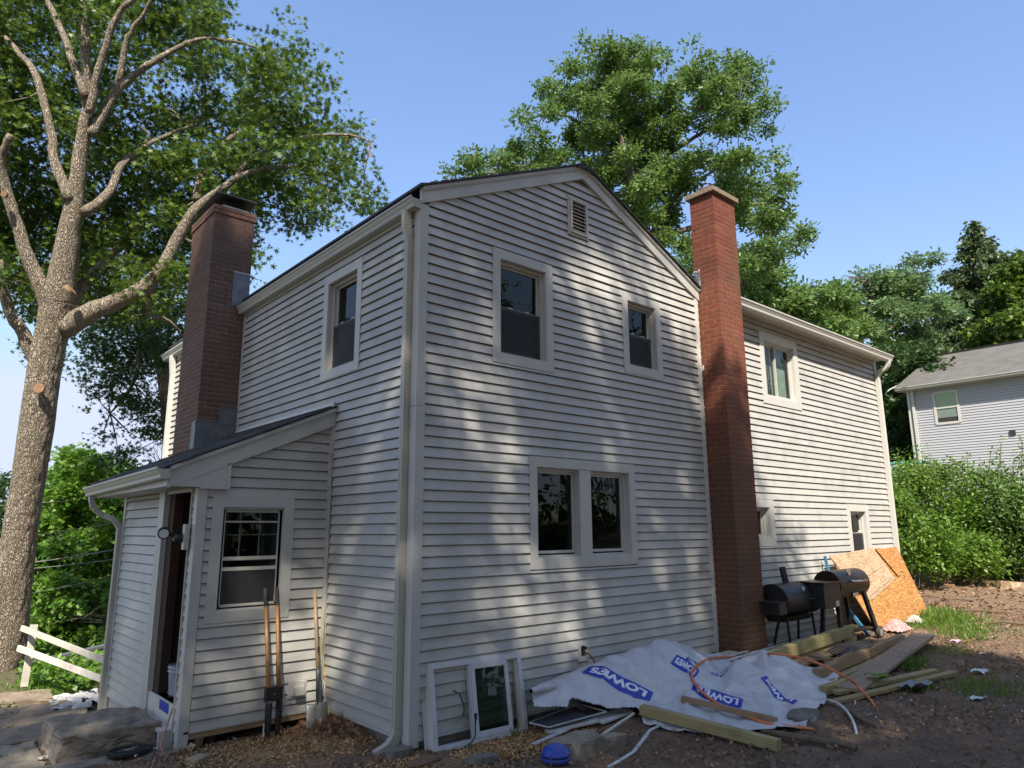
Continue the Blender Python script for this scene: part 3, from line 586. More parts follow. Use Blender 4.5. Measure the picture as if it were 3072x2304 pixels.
sheet(chR, 'flashing', FLASH, lambda a, b: (4.742-.006*math.sin(9*a+5*b), .02-.105*a, 5.10+.30*b+.02*math.sin(3*a)*(1-b)), 6, 10, .003)
sheet(chR, 'sealant', PLW, lambda a, b: (4.738-.008*b, .02-.11*a, 5.395+.012*math.sin(7*a)+.022*b+.02*a), 10, 3, .006)
sheet(chR, 'mortar_smear', mat('smear', (.5, .47, .4), .8), lambda a, b: (4.745, .0-.055*a, 3.93+.07*b+.03*a), 4, 4, .004)
chL = chimney('brick_chimney', 'dark weathered brick chimney with a black metal cap rising through the low roof', -.565, .03, 4.65, 5.66, 1.2, 6.552, 2.75, BRL, MORL, corbel=2)
MB().box(-.42, -.03, 4.75, 5.5, 6.56, 6.62).build('cap_base', ALUF, chL, bevel=.004)
mb = MB()
for k in range(16): mb.box(-.40+k*.023, -.397+k*.023, 4.77, 4.774, 6.6, 6.76)
for k in range(30): mb.box(-.41, -.406, 4.77+k*.024, 4.773+k*.024, 6.6, 6.76)
mb.build('cap_mesh', BLK, chL, kind='stuff')
mb = MB(); mb.add([(-.56, 4.64, 6.76), (.05, 4.64, 6.76), (.05, 5.6, 6.76), (-.56, 5.6, 6.76), (-.25, 4.95, 6.90), (-.25, 5.3, 6.90), (-.56, 4.64, 6.735), (.05, 4.64, 6.735), (.05, 5.6, 6.735), (-.56, 5.6, 6.735)],
  [(0, 1, 4), (1, 2, 5, 4), (2, 3, 5), (3, 0, 4, 5), (6, 7, 1, 0), (7, 8, 2, 1), (8, 9, 3, 2), (9, 6, 0, 3), (6, 9, 8, 7)]); mb.build('chimney_cap', BLK, chL)
MB().box(-.36, -.08, 4.82, 5.45, 6.6, 6.79).build('flue', BLK, chL)
MB().box(-.225, .02, 4.634, 4.648, 5.03, 5.56).build('flashing', FLASH, chL, bevel=.002); MB().box(-.225, .02, 4.632, 4.65, 5.56, 5.575).build('sealant', PLW, chL)
MB().add([(-.585, 4.63, 2.85), (-.25, 4.63, 3.0), (.0, 4.63, 3.1), (.0, 4.63, 3.52), (-.27, 4.63, 3.52), (-.27, 4.63, 3.30), (-.585, 4.63, 3.30)], [(0, 1, 2, 3, 4, 5, 6)]).build('flashing', FLASH, chL)
MB().add([(-.585, 4.63, 2.80), (-.585, 4.63, 3.30), (-.585, 4.80, 3.28), (-.585, 4.80, 2.75)], [(0, 1, 2, 3)]).build('flashing', FLASH, chL)
MB().tube([(-.59, 4.625, 3.3), (-.27, 4.622, 3.3), (-.27, 4.622, 3.52), (0, 4.622, 3.53)], .008).build('sealant', MORL, chL)
# ------------------------------------------------------------------ entry shed
shed = thing('entry_shed', (0, 0, 0), 'low lean-to entry with sloping shingle roof and open doorway against the left wall', 'lean-to')
SW = (-1.258, -.423, .923, 2.121); DV = (-.387, -.185, .127, .312)
ROOF = lambda x: 3.135+.45*x                       # underside of the sloping roof
siding(shed, FS, -1.31, -.055, -.02, 3.1, [SW, DV], lambda z: (-9 if z < 2.2 else (z-3.0)/.45-.1, 9), seams=False)
siding(shed, FH, 2.90, 4.34, -.09, 2.20, [], None, seams=False); siding(shed, FH, 1.70, 1.785, -.02, 2.2, [], None, seams=False)
wallback(shed, FS, -1.36, -.02, -.0, 2.2, [inner(SW, .1)], th=.08, top=[(-1.36, 2.2), (-.02, 2.2), (-.02, 3.08), (-1.36, 2.48)], m=WOODD)
wallback(shed, FH, 1.66, 4.6, -.05, 2.3, [(1.80, 2.70, .19, 2.19)], th=.08, m=WOODD)
MB().prism([(-1.37, -.3), (0, -.3), (0, 3.06), (-1.37, 2.45)], 4.5, 4.6, 'n').build('wall', VINYL, shed); MB().box(-1.36, -.01, 1.7, 4.5, .06, .17).build('floor', WOODF, shed)
MB().box(-.03, .0, 1.66, 4.6, .1, 3.0).build('wall', DARK, shed)
for y in (1.72, 2.0, 2.3): MB().box(-1.36, -.02, y, y+.25, .17, .19).build('floor_board', WOODF, shed)
MB(FS).box(-1.36, -.02, -.10, .012, -.075, -.022).build('sill_beam', LBRN, shed); MB(FS).box(-1.36, -.02, .0, .024, -.022, -.004).build('starter_strip', TRIM, shed)
MB(FH).box(2.9, 4.34, .0, .022, -.12, -.09).build('starter_strip', TRIM, shed); MB(FH).box(2.9, 4.3, -.06, .0, -.5, -.1).build('skirt_board', TRIM, shed)
post(shed, 'corner_post', -1.385, 1.647, -1, -1, -.14, 2.20, w=.07); MB(FH).box(4.34, 4.42, .001, .026, -.35, 2.2).build('corner_post', TRIM, shed)
MB(FS).box(-.06, .0, .001, .02, .0, 3.05).build('corner_post', TRIM, shed); MB(FS).box(-.03, -.022, .02, .03, .0, 3.1).build('corner_groove', TRIM, shed)
MB(FH).box(2.71, 2.90, -.02, .026, .0, 2.2).build('door_casing', TRIM, shed, bevel=.002); MB(FH).box(2.69, 2.72, -.09, .03, .03, 2.2).build('door_casing', TRIMW, shed, bevel=.002)
MB(FH).box(1.785, 1.80, -.02, .03, -.1, 2.2).build('door_casing', TRIM, shed); MB(FH).box(1.80, 2.69, -.03, .01, 2.17, 2.2).build('door_casing', TRIM, shed)
MB().box(-1.36, -1.27, 2.50, 2.69, .19, 2.17).build('jamb_stud', WOODD, shed); MB().box(-1.26, -1.18, 2.56, 2.62, .19, 2.17).build('jamb_stud', WOODD, shed)
MB(FH).box(1.79, 2.72, -.05, .008, -.02, .19).build('threshold', PWHT, shed); MB(FH).box(2.0, 2.3, .008, .0095, .09, .18).build('tape_strip', WBLUE, shed)
MB(FH).box(1.82, 2.88, .01, .12, -.03, -.0).build('sill_board', PWHT, shed); MB(FH).box(1.80, 1.86, .0, .13, -.26, -.005).build('sill_board', TRIM, shed)
sw = window(shed, FS, SW, 'none_', cw=.105, rev=.05)
for o in [c for c in sw.children if c.name.startswith(('sash', 'pane'))]: bpy.data.objects.remove(o)
def bars(parent, fr, lst, m, name): 
    for b in lst: MB(fr).box(*b).build(name, m, parent, bevel=.001)
a0, a1, b0, b1 = SW[0]+.125, SW[1]-.125, SW[2]+.14, SW[3]-.13
bars(sw, FS, [(a0-.02, a0+.022, -.05, -.02, b0, b1), (a1-.022, a1+.02, -.05, -.02, b0, b1), (a0, a1, -.05, -.02, b1-.025, b1), (a0, a1, -.05, -.02, b0-.02, b0+.022), (a0, a1, -.046, -.024, 1.50, 1.535), (a0, a1, -.046, -.022, 1.40, 1.435), (a0+.02, a1-.02, -.044, -.028, 1.865, 1.882)], GUTT, 'storm_frame')
MB(FS).box(a0, a1, -.036, -.033, b0, b1).build('pane', GLS2, sw); MB(FS).box(a0, a1, -.028, -.027, b0, 1.42).build('insect_screen', SCR, sw)
bars(sw, FS, [(a0+(a1-a0)*t-.006, a0+(a1-a0)*t+.006, -.085, -.075, 1.52, b1) for t in (.33, .67)]+[(a0, a1, -.085, -.075, 1.74, 1.752), (a0, a1, -.09, -.07, 1.49, 1.53)], PWHT, 'muntin')
MB(FS).box(SW[0]+.1, SW[1]-.1, -.05, -.01, SW[2]+.1, SW[2]+.115).build('old_sill', mat('old_sill', (.2, .15, .1), .9), sw)
# dryer vent
mb = MB(FS); u0, u1, z0, z1 = DV; mb.box(u0, u1, .004, .022, z0, z1); mb.box(u0+.03, u1-.03, .022, .04, z0+.03, z1-.02)
dv = mb.build('dryer_vent', TRIM, shed, bevel=.003); MB(FS).prism([(.04, .255), (.075, .24), (.095, .165), (.085, .165), (.04, .2)], u0+.05, u1-.05, 'u').build('vent_hood', GUTT, dv, bevel=.002)
# roof of the shed
rx = lambda x: (x, 3.115+.45*x)
MB().prism([(-1.70, 2.345), (-.0, 3.11), (-.0, 3.14), (-1.70, 2.375)], 1.60, 4.76, 'n').build('roof_deck', TRIM, shed)
def tagp(o, l): o['label'] = l; return o
P = [(-1.69, 2.35), (-.02, 3.085)]
rake(shed, Fr((0, 1.647, 0), (1, 0, 0), (0, -1, 0)), P, .0, -.165, .025, .06, 'rake_board', TRIM); rake(shed, Fr((0, 1.647, 0), (1, 0, 0), (0, -1, 0)), P, .035, -.005, .025, .085, 'rake_fascia', TRIM)
MB(FS).prism([(-1.69, 2.2), (-1.12, 2.2), (-1.12, 2.45), (-1.69, 2.2)], .0, .055, 'n').build('eave_return', TRIM, shed); MB(FS).box(-1.16, -1.12, .003, .06, 2.19, 2.44).build('eave_return', TRIM, shed)
MB(FS).box(-1.40, -1.12, .003, .066, 2.185, 2.2).build('eave_return', TRIM, shed)
MB().box(-1.68, -1.37, 1.62, 4.70, 2.2, 2.212).build('soffit', TRIM, shed); MB().box(-1.70, -1.68, 1.60, 4.72, 2.2, 2.36).build('fascia', TRIM, shed)
gutter(shed, Fr((-1.70, 0, 0), (0, 1, 0), (-1, 0, 0)), 1.52, 4.78, .0, 2.262, -.045)
shm = {}
def shingle_mesh(L):
    if L not in shm:
        me = bpy.data.meshes.new('shingle'); bm = bmesh.new(); bmesh.ops.create_cube(bm, size=1)
        for v in bm.verts: v.co = Vector((v.co.x*.19, v.co.y*L, v.co.z*(.009 if v.co.x > 0 else .016)))
        bm.to_mesh(me); bm.free(); me.materials.append(SHING); shm[L] = me
    return shm[L]
th = math.atan(.45)
for k in range(13):
    x = -1.66+k*.129; y = 1.555-(.15 if k % 2 else 0); z = 3.155+.45*x
    while y < 4.75:
        L = .325; y0, y1 = max(y, 1.54+random.uniform(-.012, .012)), min(y+L-.006, 4.76)
        if y1-y0 > .05:
            o = bpy.data.objects.new('shingle', shingle_mesh(round(y1-y0, 1) or .1)); o.scale = (1, (y1-y0)/(round(y1-y0, 1) or .1), random.uniform(.8, 1.4)); o.location = (x, (y0+y1)/2, z+random.uniform(0, .004)); o.rotation_euler = (random.gauss(0, .006), -th+.03+random.gauss(0, .01), 0); link(o, shed)
        y += L
MB(FL).prism([(1.63, 3.155), (4.6, 3.155), (4.6, 3.185), (1.63, 3.185)], .02, .04, 'n').build('wall_flashing', PLW, shed)
MB().box(-.045, -.0, 1.60, 1.645, 2.6, 3.19).build('corner_post', TRIM, shed)
sp2 = spout(shed, FH, [(4.62, .36, 2.25, 0)]+bend((4.62, .36, 2.22), (4.62, .36, 2.05), (4.6, .2, 1.98), 1)+bend((4.6, .2, 1.98), (4.52, .06, 1.93), (4.44, .045, 1.8), 1)+[(4.44, .045, -.4, 0)], w=.085, d=.06, m=GUTT)
# floodlight on the doorway edge
fl = thing('floodlight', (-1.43, 1.78, 1.72), 'dark round-headed security floodlight on a white plate beside the doorway', 'light')
MB().box(-.035, .015, -.045, .03, -.11, .13).build('mounting_plate', TRIM, fl, bevel=.003)
MB().lathe([(.03, -.08), (.045, -.06), (.045, .0)], axis='x', c=(-.03, .03, 0)).build('sensor_body', BLK, fl)
MB().tube([(-.08, .05, 0), (-.12, .07, .03), (-.15, .08, .04)], .018).build('arm', BLK, fl)
h = MB().lathe([(.0, .0), (.03, -.06), (.055, -.02), (.055, .05), (.05, .05)], axis='y').build('lamp_head', BLK, fl, smooth=False); h.location = (-.19, .07, .05); h.rotation_euler = (-.15, 0, 2.88)
d = MB().lathe([(.042, .046), (.042, .0525)], axis='y').build('lamp_lens', PLW, h)
# ------------------------------------------------------------------ leaves and trees
def tmpl(kind):
    if kind == 'oak':            # pointed lobes along a midrib
        v = [(0, 0), (.1, .28), (.55, .42), (.12, .42), (.48, .75), (.09, .62), (0, 1.), (-.09, .62), (-.48, .75), (-.12, .42), (-.55, .42), (-.1, .28)]
        f = [(0, 1, 11), (1, 2, 3), (3, 4, 5), (5, 6, 7), (7, 8, 9), (9, 10, 11), (1, 3, 9), (1, 9, 11), (3, 5, 7), (3, 7, 9)]
    elif kind == 'leaf': v = [(0, 0), (.3, .45), (0, 1), (-.3, .45)]; f = [(0, 1, 2), (0, 2, 3)]
    elif kind == 'lobed': v = [(0, 0), (.5, .35), (.18, .5), (.3, .8), (0, 1), (-.3, .8), (-.18, .5), (-.5, .35)]; f = [(0, 1, 2), (0, 2, 6), (0, 6, 7), (2, 3, 4), (2, 4, 6), (4, 5, 6)]
    elif kind == 'blade': v = [(-.03, 0), (.03, 0), (.015, .6), (0, 1)]; f = [(0, 1, 2), (0, 2, 3)]
    elif kind == 'spray': v = [(0, 0), (.22, .3), (.1, .5), (.3, .75), (0, 1), (-.3, .75), (-.1, .5), (-.22, .3)]; f = [(0, 1, 2), (0, 2, 6), (0, 6, 7), (2, 3, 4), (2, 4, 6), (4, 5, 6)]
    elif kind == 'chip': v = [(-.3, 0), (.3, .05), (.25, 1), (-.28, .9)]; f = [(0, 1, 2), (0, 2, 3)]
    return np.array(v), np.array(f)
def leaves(name, pts, size, kind, m, parent=None, droop=.25, up=.55, dirs=None, kd=None, fold=.25, seed=1, flat=None):
    """one mesh of many separate leaves at pts"""
    q = np.random.default_rng(seed); n = len(pts); tv, tf = tmpl(kind); k = len(tv)
    nrm = q.normal(size=(n, 3)); nrm[:, 2] = np.abs(nrm[:, 2])*1.0+up; nrm /= np.linalg.norm(nrm, axis=1)[:, None]
    d = q.normal(size=(n, 3)) if dirs is None else dirs+q.normal(size=(n, 3))*.5
    d[:, 2] -= droop
    if flat is not None: nrm = nrm*np.array([flat, flat, 1]); nrm /= np.linalg.norm(nrm, axis=1)[:, None]
    d -= nrm*(d*nrm).sum(1)[:, None]; d /= np.linalg.norm(d, axis=1)[:, None]+1e-9
    s = np.cross(nrm, d); sz = size*q.uniform(.7, 1.25, n)
    V = pts[:, None, :]+(s[:, None, :]*tv[None, :, 0, None]+d[:, None, :]*tv[None, :, 1, None]+nrm[:, None, :]*(fold*(np.abs(tv[:, 0])-.25*tv[:, 1]**2))[None, :, None])*sz[:, None, None]
    F = (tf[None]+(np.arange(n)*k)[:, None, None]).reshape(-1, 3)
    return raw(name, V.reshape(-1, 3), F, m, parent, kind=kd)
def clumps(cs, rs, per, twig=.16, tw_n=9, q=rng, squash=.8):
    """leaf positions: twigs spread through each clump's shell, leaves fanned about each twig"""
    out = []; dr = []
    for c, r, n in zip(cs, rs, per):
        nt_ = max(1, int(n/tw_n)); u = q.normal(size=(nt_, 3)); u /= np.linalg.norm(u, axis=1)[:, None]
        rad = r*q.uniform(.25, 1, nt_)**.55; tp = c+u*rad[:, None]*np.array([1, 1, squash])
        o = q.normal(size=(nt_, tw_n, 3))*twig*.5; o[..., 2] *= .6
        out.append((tp[:, None]+o).reshape(-1, 3)); dr.append(((o/(np.linalg.norm(o, axis=2)[..., None]+1e-6))+u[:, None]*.6).reshape(-1, 3))
    return np.concatenate(out), np.concatenate(dr)
def grid_cells(rows, x0, y0, cell, D, thick, k=1., rk=.62):
    """crown density chart: digits 0-9 per cell of the crown's elevation -> clump centres at true depth"""
    cs, rs, w = [], [], []
    for j, row in enumerate(rows):
        for i, ch in enumerate(row):
            d = int(ch)
            if d == 0 or (rk < .6 and rng.random() > (d/9)**.7+.05): continue
            for _ in range(1 if rng.random() > d/9*k-.0 else 2):
                px = x0+(i+rng.uniform(.1, .9))*cell; py = y0+(j+rng.uniform(.1, .9))*cell; dd = D+rng.normal()*thick
                cs.append(W(px, py, dd)); rs.append(cell*rk*dd/FPX*rng.uniform(.7, 1.2)); w.append(d/9)
    return np.array(cs), np.array(rs), np.array(w)
def limb(mb, pts, r, wob=.0, sides=10, sub=4):
    P = [np.array(p, float) for p in pts]; R = list(r) if hasattr(r, '__len__') else list(np.linspace(r, r*.3, len(P)))
    Q, K = [], []
    for i in range(len(P)-1):   # Catmull-Rom
        p0, p1, p2, p3 = P[max(i-1, 0)], P[i], P[i+1], P[min(i+2, len(P)-1)]
        for t in np.linspace(0, 1, sub, endpoint=False):
            Q.append(.5*((2*p1)+(-p0+p2)*t+(2*p0-5*p1+4*p2-p3)*t*t+(-p0+3*p1-3*p2+p3)*t**3)+rng.normal(size=3)*wob); K.append((R[i]+(R[i+1]-R[i])*t)*(1+rng.normal()*.03*(sub < 10)))
    Q.append(P[-1]); K.append(R[-1]); mb.tube(Q, K, sides)
    return Q
def tree(name, label, group, trunk_paths, bark, crown, size, kind, lm, seed, sides=10, twigs=True, cat='tree', up=.55, wob=.01):
    base = trunk_paths[0][0][0]
    t = thing(name, base, label, cat, group); t.location = (0, 0, 0)
    base0 = base
    mb = MB()
    for pts, r in trunk_paths: limb(mb, pts, r, wob=wob, sides=sides)
    cs, rs, per = crown
    if twigs:
        nodes = np.array([q for pts, _ in trunk_paths for q in pts])
        for c, r in zip(cs, rs):
            if rng.random() < .5:
                d = np.linalg.norm(nodes-c, axis=1); n = nodes[int(np.argmin(d+rng.uniform(0, .6)))]; L = np.linalg.norm(n-c)
                if L < 1.3*(1 if name == 'oak_tree' and size < .14 else 3): mid = (n+c)/2+rng.normal(size=3)*.08*L; mb.tube([tuple(n), tuple(mid), tuple(c)], [.012+.007*L, .008+.004*L, .005], 4)
    tr = mb.build('trunk', bark, t, smooth=True)
    P, Dn = clumps(cs, rs, per, twig=size*1.7)
    leaves('crown', P, size, kind, lm, t, dirs=Dn, seed=seed, up=up)
    return t, tr
def P12(x, y, d=12.): return W(x, y, d)
K1 = 1/1.3825
def br(lst, ds, ws):            # limb traced through the crown; ws = widths seen, turned into true radii
    n = len(lst); D = np.interp(np.linspace(0, 1, n), np.linspace(0, 1, len(ds)), ds); Wd = np.interp(np.linspace(0, 1, n), np.linspace(0, 1, len(ws)), ws)
    return [W(x*K1, y*K1, d) for (x, y), d in zip(lst, D)], [w_*K1*d/FPX/2 for w_, d in zip(Wd, D)]
D0 = 12.3
tp = [([W(-28, 2110, D0), W(-12, 2030, D0), W(8, 1950, D0), W(32, 1800, D0), W(58, 1600, D0), W(88, 1430, D0), W(114, 1250, D0), W(138, 1085, D0), W(160, 980, D0), W(176, 905, D0)], [x*D0/FPX for x in (104, 76, 63, 53, 46, 44, 46, 45, 45, 50)]),
 br([(240, 1260), (262, 1120), (290, 950), (318, 760), (338, 600), (362, 470), (362, 380), (355, 240), (350, 60), (345, -120)], (12.3, 12), (120, 100, 82, 64, 52, 44, 40, 34, 28, 22)),
 br([(372, 470), (395, 350), (430, 220), (490, 60), (560, -10), (620, -80)], (12, 11.7), (34, 18)),
 br([(215, 1330), (190, 1240), (130, 1100), (70, 930), (22, 770), (5, 660), (45, 560)], (12.3, 11.6), (85, 62, 50, 44, 34, 28)),
 br([(290, 830), (225, 660), (215, 560), (170, 380), (130, 280), (70, 210), (20, 150)], (12.1, 12.6), (44, 34, 30, 24, 14)),
 br([(355, 400), (300, 250), (270, 160), (205, 15), (180, -60)], (12, 12.6), (34, 18)),
 br([(160, 1520), (95, 1385), (40, 1290), (10, 1180), (-10, 1080)], (12.3, 11.9), (56, 42, 34)),
 br([(262, 1360), (370, 1300), (480, 1250), (600, 1190), (680, 1100), (740, 980), (812, 868), (900, 800), (985, 738), (1060, 710), (1200, 690), (1300, 700)], (12.3, 12.6, 13.2), (96, 74, 62, 54, 46, 40, 30, 22, 14, 8)),
 br([(985, 738), (1020, 680), (1100, 630), (1250, 570), (1450, 560), (1540, 590)], (13.1, 13.3), (26, 6)),
 br([(815, 830), (830, 740), (870, 660), (960, 570), (1050, 520), (1120, 500)], (12.9, 13.6), (34, 10)),
 br([(265, 1290), (360, 1170), (440, 1080), (510, 1010), (600, 900)], (12.5, 14), (56, 20)),
 br([(345, 885), (450, 800), (500, 690), (560, 640), (650, 580), (800, 520)], (12.1, 13.5), (42, 10)),
 br([(380, 560), (430, 470), (490, 370), (560, 310), (660, 240), (750, 190), (850, 160), (1010, 180), (1100, 210)], (12.1, 12.8), (40, 32, 24, 14, 6)),
 br([(490, 370), (520, 200), (550, 120), (600, 50), (640, -40)], (12.4, 12.2), (28, 10)),
 br([(640, 1165), (620, 1300), (700, 1330), (760, 1400)], (12.8, 13.6), (26, 6))]
OAK = ["98989989984000000", "99889875898032000", "89879767797377100", "89977843642699500", "99898945767999610", "89998988999999965", "97897999998999985",
       "69887898999899981", "78989899899998787", "99889989999734610", "98889998988510000", "68789998797400000", "25747878645200000", "03625756000000000"]
OAK = [OAK[0].replace('0', '0')]*2+OAK
cs, rs, w_ = grid_cells(OAK, 0-69.4, -138.9, 69.44, 14.0, 1.0); sel = np.ones(len(cs), bool)
cs2, rs2, w2_ = grid_cells([r[:3] for r in OAK[:12]], -208, 0, 69.44, 13.8, 1.0)
cs = np.concatenate([cs, cs2]); rs = np.concatenate([rs, rs2]); w_ = np.concatenate([w_, w2_])
mainpath = tp[0]; tp = tp[1:]
oak, oak_tr = tree('oak_tree', 'big oak with a thick grey trunk and pale spreading limbs, left of the house', None, tp, BARK, (cs, rs, (w_*140).astype(int)+12), .135, 'oak', LF_OAK, 3, sides=20, up=.35, wob=.006)
from mathutils import noise as mn
def furrowed(pts, r, parent, name='trunk'):
    mb = MB(); Q = limb(mb, pts, r, wob=.0, sides=72, sub=26); me = mb.build(name, BARK, parent, smooth=True); nr = len(Q)
    for i, v in enumerate(me.data.vertices):
        k = min(i//72, nr-1); c = Vector(Q[k]); d = (v.co-c); R0 = d.length; a = math.atan2(d.y, d.x)
        q = Vector((math.cos(a)*R0*16, math.sin(a)*R0*16, v.co.z*3.4)); f = 1-abs(mn.noise(q))*2.2; f2 = mn.noise(q*2.3)*.5; big = mn.noise(Vector((math.cos(a), math.sin(a), v.co.z*.8)))
        v.co = c+d*(1+big*.05)+d.normalized()*(-.020*max(0, f)**2.5+.007*f2)
    return me
ft_ = furrowed(*mainpath, oak)
def cutface(px, py, r, d, nrm):
    c = W(px, py, d); z = Vector(nrm).normalized(); x = z.orthogonal().normalized(); y = z.cross(x)
    vs = [tuple(Vector(c)+x*r*math.cos(a)+y*r*math.sin(a)) for a in np.linspace(0, 2*math.pi, 20, endpoint=False)]; vb = [tuple(Vector(v)-z*.06) for v in vs]
    MB().add(vs+vb, [tuple(range(20))]+[(i, (i+1) % 20, 20+(i+1) % 20, 20+i) for i in range(20)]).build('pruned_stub', CUT, oak)
dirc = -_F
cutface(116, 1164, .085, 11.93, dirc+np.array((.1, 0, .2))); cutface(10, 582, .05, 11.6, dirc); cutface(216, 868, .10, 11.9, (.9, -.6, .9))
# second, darker oak behind the chimney
T8 = ["035886300", "026878310", "048888300", "037877200", "003878200", "003365100", "000520000"]
cs, rs, w_ = grid_cells(T8, 138, 903, 69.44, 19., 1.0)
csb, rsb, wb = grid_cells(["0666655", "6777766", "7787777", "7777877", "6767776", "5667776"], 60, 490, 100, 19.5, 1.2)
cs = np.concatenate([cs, csb]); rs = np.concatenate([rs, rsb*.8]); w_ = np.concatenate([w_, wb*.55])
tree('oak_tree', 'darker oak hanging low behind the left chimney', 'oaks behind the house', [([W(520, 1500, 19), W(520, 1300, 19), W(490, 1100, 19), W(440, 980, 19), W(400, 800, 19), W(330, 600, 19)], [.3, .28, .2, .14, .1, .05]), ([W(480, 1080, 19), W(430, 1020, 19), W(400, 1150, 19), W(330, 1240, 18.7)], [.12, .08, .05, .02])], BARK2, (cs, rs, (w_*210).astype(int)+10), .15, 'oak', LF_DK, 5, up=.3)
# tall oak behind the roof
T2 = ["00000004985210000000", "00000067999484383000", "00034699997688972000", "00007789999789885200".replace('5200', '8200'), "00042697999977754000".replace('42697', '42069'), "02376399999952100000",
      "17768767899999886400", "67777778999998988500", "00000008989800888500", "00000000987800679800", "00000000067880034560", "00000000000780066000", "00000000000070052000"]
CK = 1/1.058; cs, rs, w_ = grid_cells(T2, 1350, 80+40*CK, 60*CK, 27, 1.5, rk=.50)
def c2(x, y, d=27.): return W(1350+x*CK, 80+y*CK, d)
tree('oak_tree', 'tall sunlit oak standing behind the roof between the gable and right chimney', 'oaks behind the house',
     [([c2(640, 900), c2(625, 760), c2(612, 670), c2(600, 560), c2(565, 430), c2(540, 340), c2(520, 260), c2(500, 160)], [.42, .40, .36, .28, .2, .15, .1, .05]),
      ([c2(605, 600), c2(660, 500), c2(700, 380), c2(760, 300), c2(830, 200)], [.2, .14, .1, .07, .03]), ([c2(700, 400), c2(780, 350), c2(860, 300), c2(920, 240)], [.1, .07, .05, .02]),
      ([c2(622, 700), c2(680, 660), c2(760, 640), c2(860, 600), c2(1000, 560), c2(1100, 600)], [.18, .13, .1, .07, .04, .02]), ([c2(625, 680), c2(680, 600), c2(740, 520), c2(850, 450)], [.14, .1, .07, .03]),
      ([c2(570, 450), c2(480, 380), c2(400, 300), c2(320, 260)], [.12, .08, .05, .02]), ([c2(590, 600), c2(480, 520), c2(300, 440), c2(150, 460), c2(60, 480)], [.14, .1, .07, .05, .02])],
     BARK2, (cs, rs, (w_*330).astype(int)+30), .17, 'spray', LF_OAK2, 7, up=.4)
# trees beyond the wing
def c3(x, y, d): return W(2000+x/2.0634, 500+y/2.0634, d)
def bgtree(name, label, group, rows, x0, y0, cell, D, th, trunk, lm, size=.24, per=330, seed=1, kind='spray', sc=2.0634, ox=2000, oy=500, up=.5):
    cs, rs, w_ = grid_cells(rows, ox+x0/sc, oy+y0/sc, cell/sc, D, th, rk=.55)
    return tree(name, label, group, trunk, BARK2, (cs, rs, (w_*per).astype(int)+10), size, kind, lm, seed, sides=7, up=up)
bgtree('oak_tree', 'broad green oak rising above the far end of the right wing', 'trees beyond the right wing', ["0000048600", "0005999400", "5999998740", "8999989875", "9996879700"[:9]+"0", "0998887400", "0009876000"], 900, 550, 100, 38, 2.2,
       [([c3(1350, 1700, 38), c3(1330, 1200, 38), c3(1300, 900, 38), c3(1250, 700, 38)], [.3, .28, .16, .06]), ([c3(1320, 1100, 38), c3(1480, 900, 38), c3(1600, 900, 38)], [.15, .1, .04])], LF_HZ, seed=21)
bgtree('oak_tree', 'yellowish green tree just behind the right chimney and gutter', 'trees beyond the right wing', ["67850000", "89995980", "99999990", "69999998"], 440, 640, 100, 33, 1.8, [([c3(700, 1300, 33), c3(700, 1000, 33), c3(720, 800, 33)], [.25, .2, .06])], LF_OAK2, seed=22)
bgtree('oak_tree', 'small tree crown sticking up right beside the brick chimney', 'trees beyond the right wing', ["3773", "8884", "7650"], 440, 450, 78, 30, 1.0, [([c3(430, 900, 30), c3(470, 700, 30), c3(540, 560, 30)], [.12, .1, .03])], LF_OAK2, seed=23, size=.2, per=240)
bgtree('maple_tree', 'deep green maple rising over the neighbouring roof at the right edge', None, ["0036788", "0058999", "0289999", "1799999", "4999999", "5999999"], 1850, 530, 95, 42, 2.2, [([c3(2150, 1300, 42), c3(2150, 900, 42), c3(2160, 700, 42)], [.35, .3, .1])], LF_OAK, seed=24, size=.3, per=300, kind='lobed')
bgtree('maple_tree', 'dark shaded tree filling the gap between wing and neighbouring house', 'trees beyond the right wing', ["57640000", "99998000", "89999800", "99999900", "99999990", "89999998", "99999999", "99999999"], 1290, 1080, 95, 34, 1.8, [([c3(1500, 1900, 34), c3(1480, 1400, 34), c3(1450, 1200, 34)], [.22, .2, .06])], LF_DK, seed=25, size=.24, per=300)
# spruce
def spruce():
    D = 46; top = W(2918, 668, D); bot = W(2905, 1150, D); t = thing('spruce_tree', bot, 'tall dark spruce with drooping branches above the neighbouring roof', 'tree'); t.location = (0, 0, 0)
    top, bot = np.array(top), np.array(bot); bot[:2] = top[:2]; H = top[2]-bot[2]; low = bot.copy(); low[2] = gz(bot[0], bot[1])
    mb = MB(); mb.tube([tuple(low), tuple(bot), tuple(top)], [.4, .3, .03], 8); pts = []; dr = []
    for k in range(46):
        f = k/46; z = top[2]-H*1.25*f-.1; R = (.08+8.2*f)*rng.uniform(.72, 1.12); nb = int(6+12*f)
        for j in range(nb):
            a = rng.uniform(0, 2*np.pi); L = R*rng.uniform(.65, 1.1); d = np.array((math.cos(a), math.sin(a), 0)); n = int(8+34*L)
            tt = np.sqrt(rng.uniform(0.01, 1, n)); p = np.array((top[0], top[1], z))+d*(tt*L)[:, None]; p[:, 2] += -.35*L*tt+.22*L*tt**2.5; p += rng.normal(size=(n, 3))*np.array((.16, .16, .12)); pts.append(p); dr.append(np.tile(d+np.array((0, 0, -.9)), (n, 1)))
            mb.tube([(top[0], top[1], z), tuple(np.array((top[0], top[1], z-.24*L*.9))+d*L*.9)], [.03, .008], 3)
    mb.build('trunk', BARK2, t); P = np.concatenate(pts); leaves('crown', P, .34, 'leaf', LF_SP, t, dirs=np.concatenate(dr)*2, seed=31, droop=.5, up=.3)
spruce()
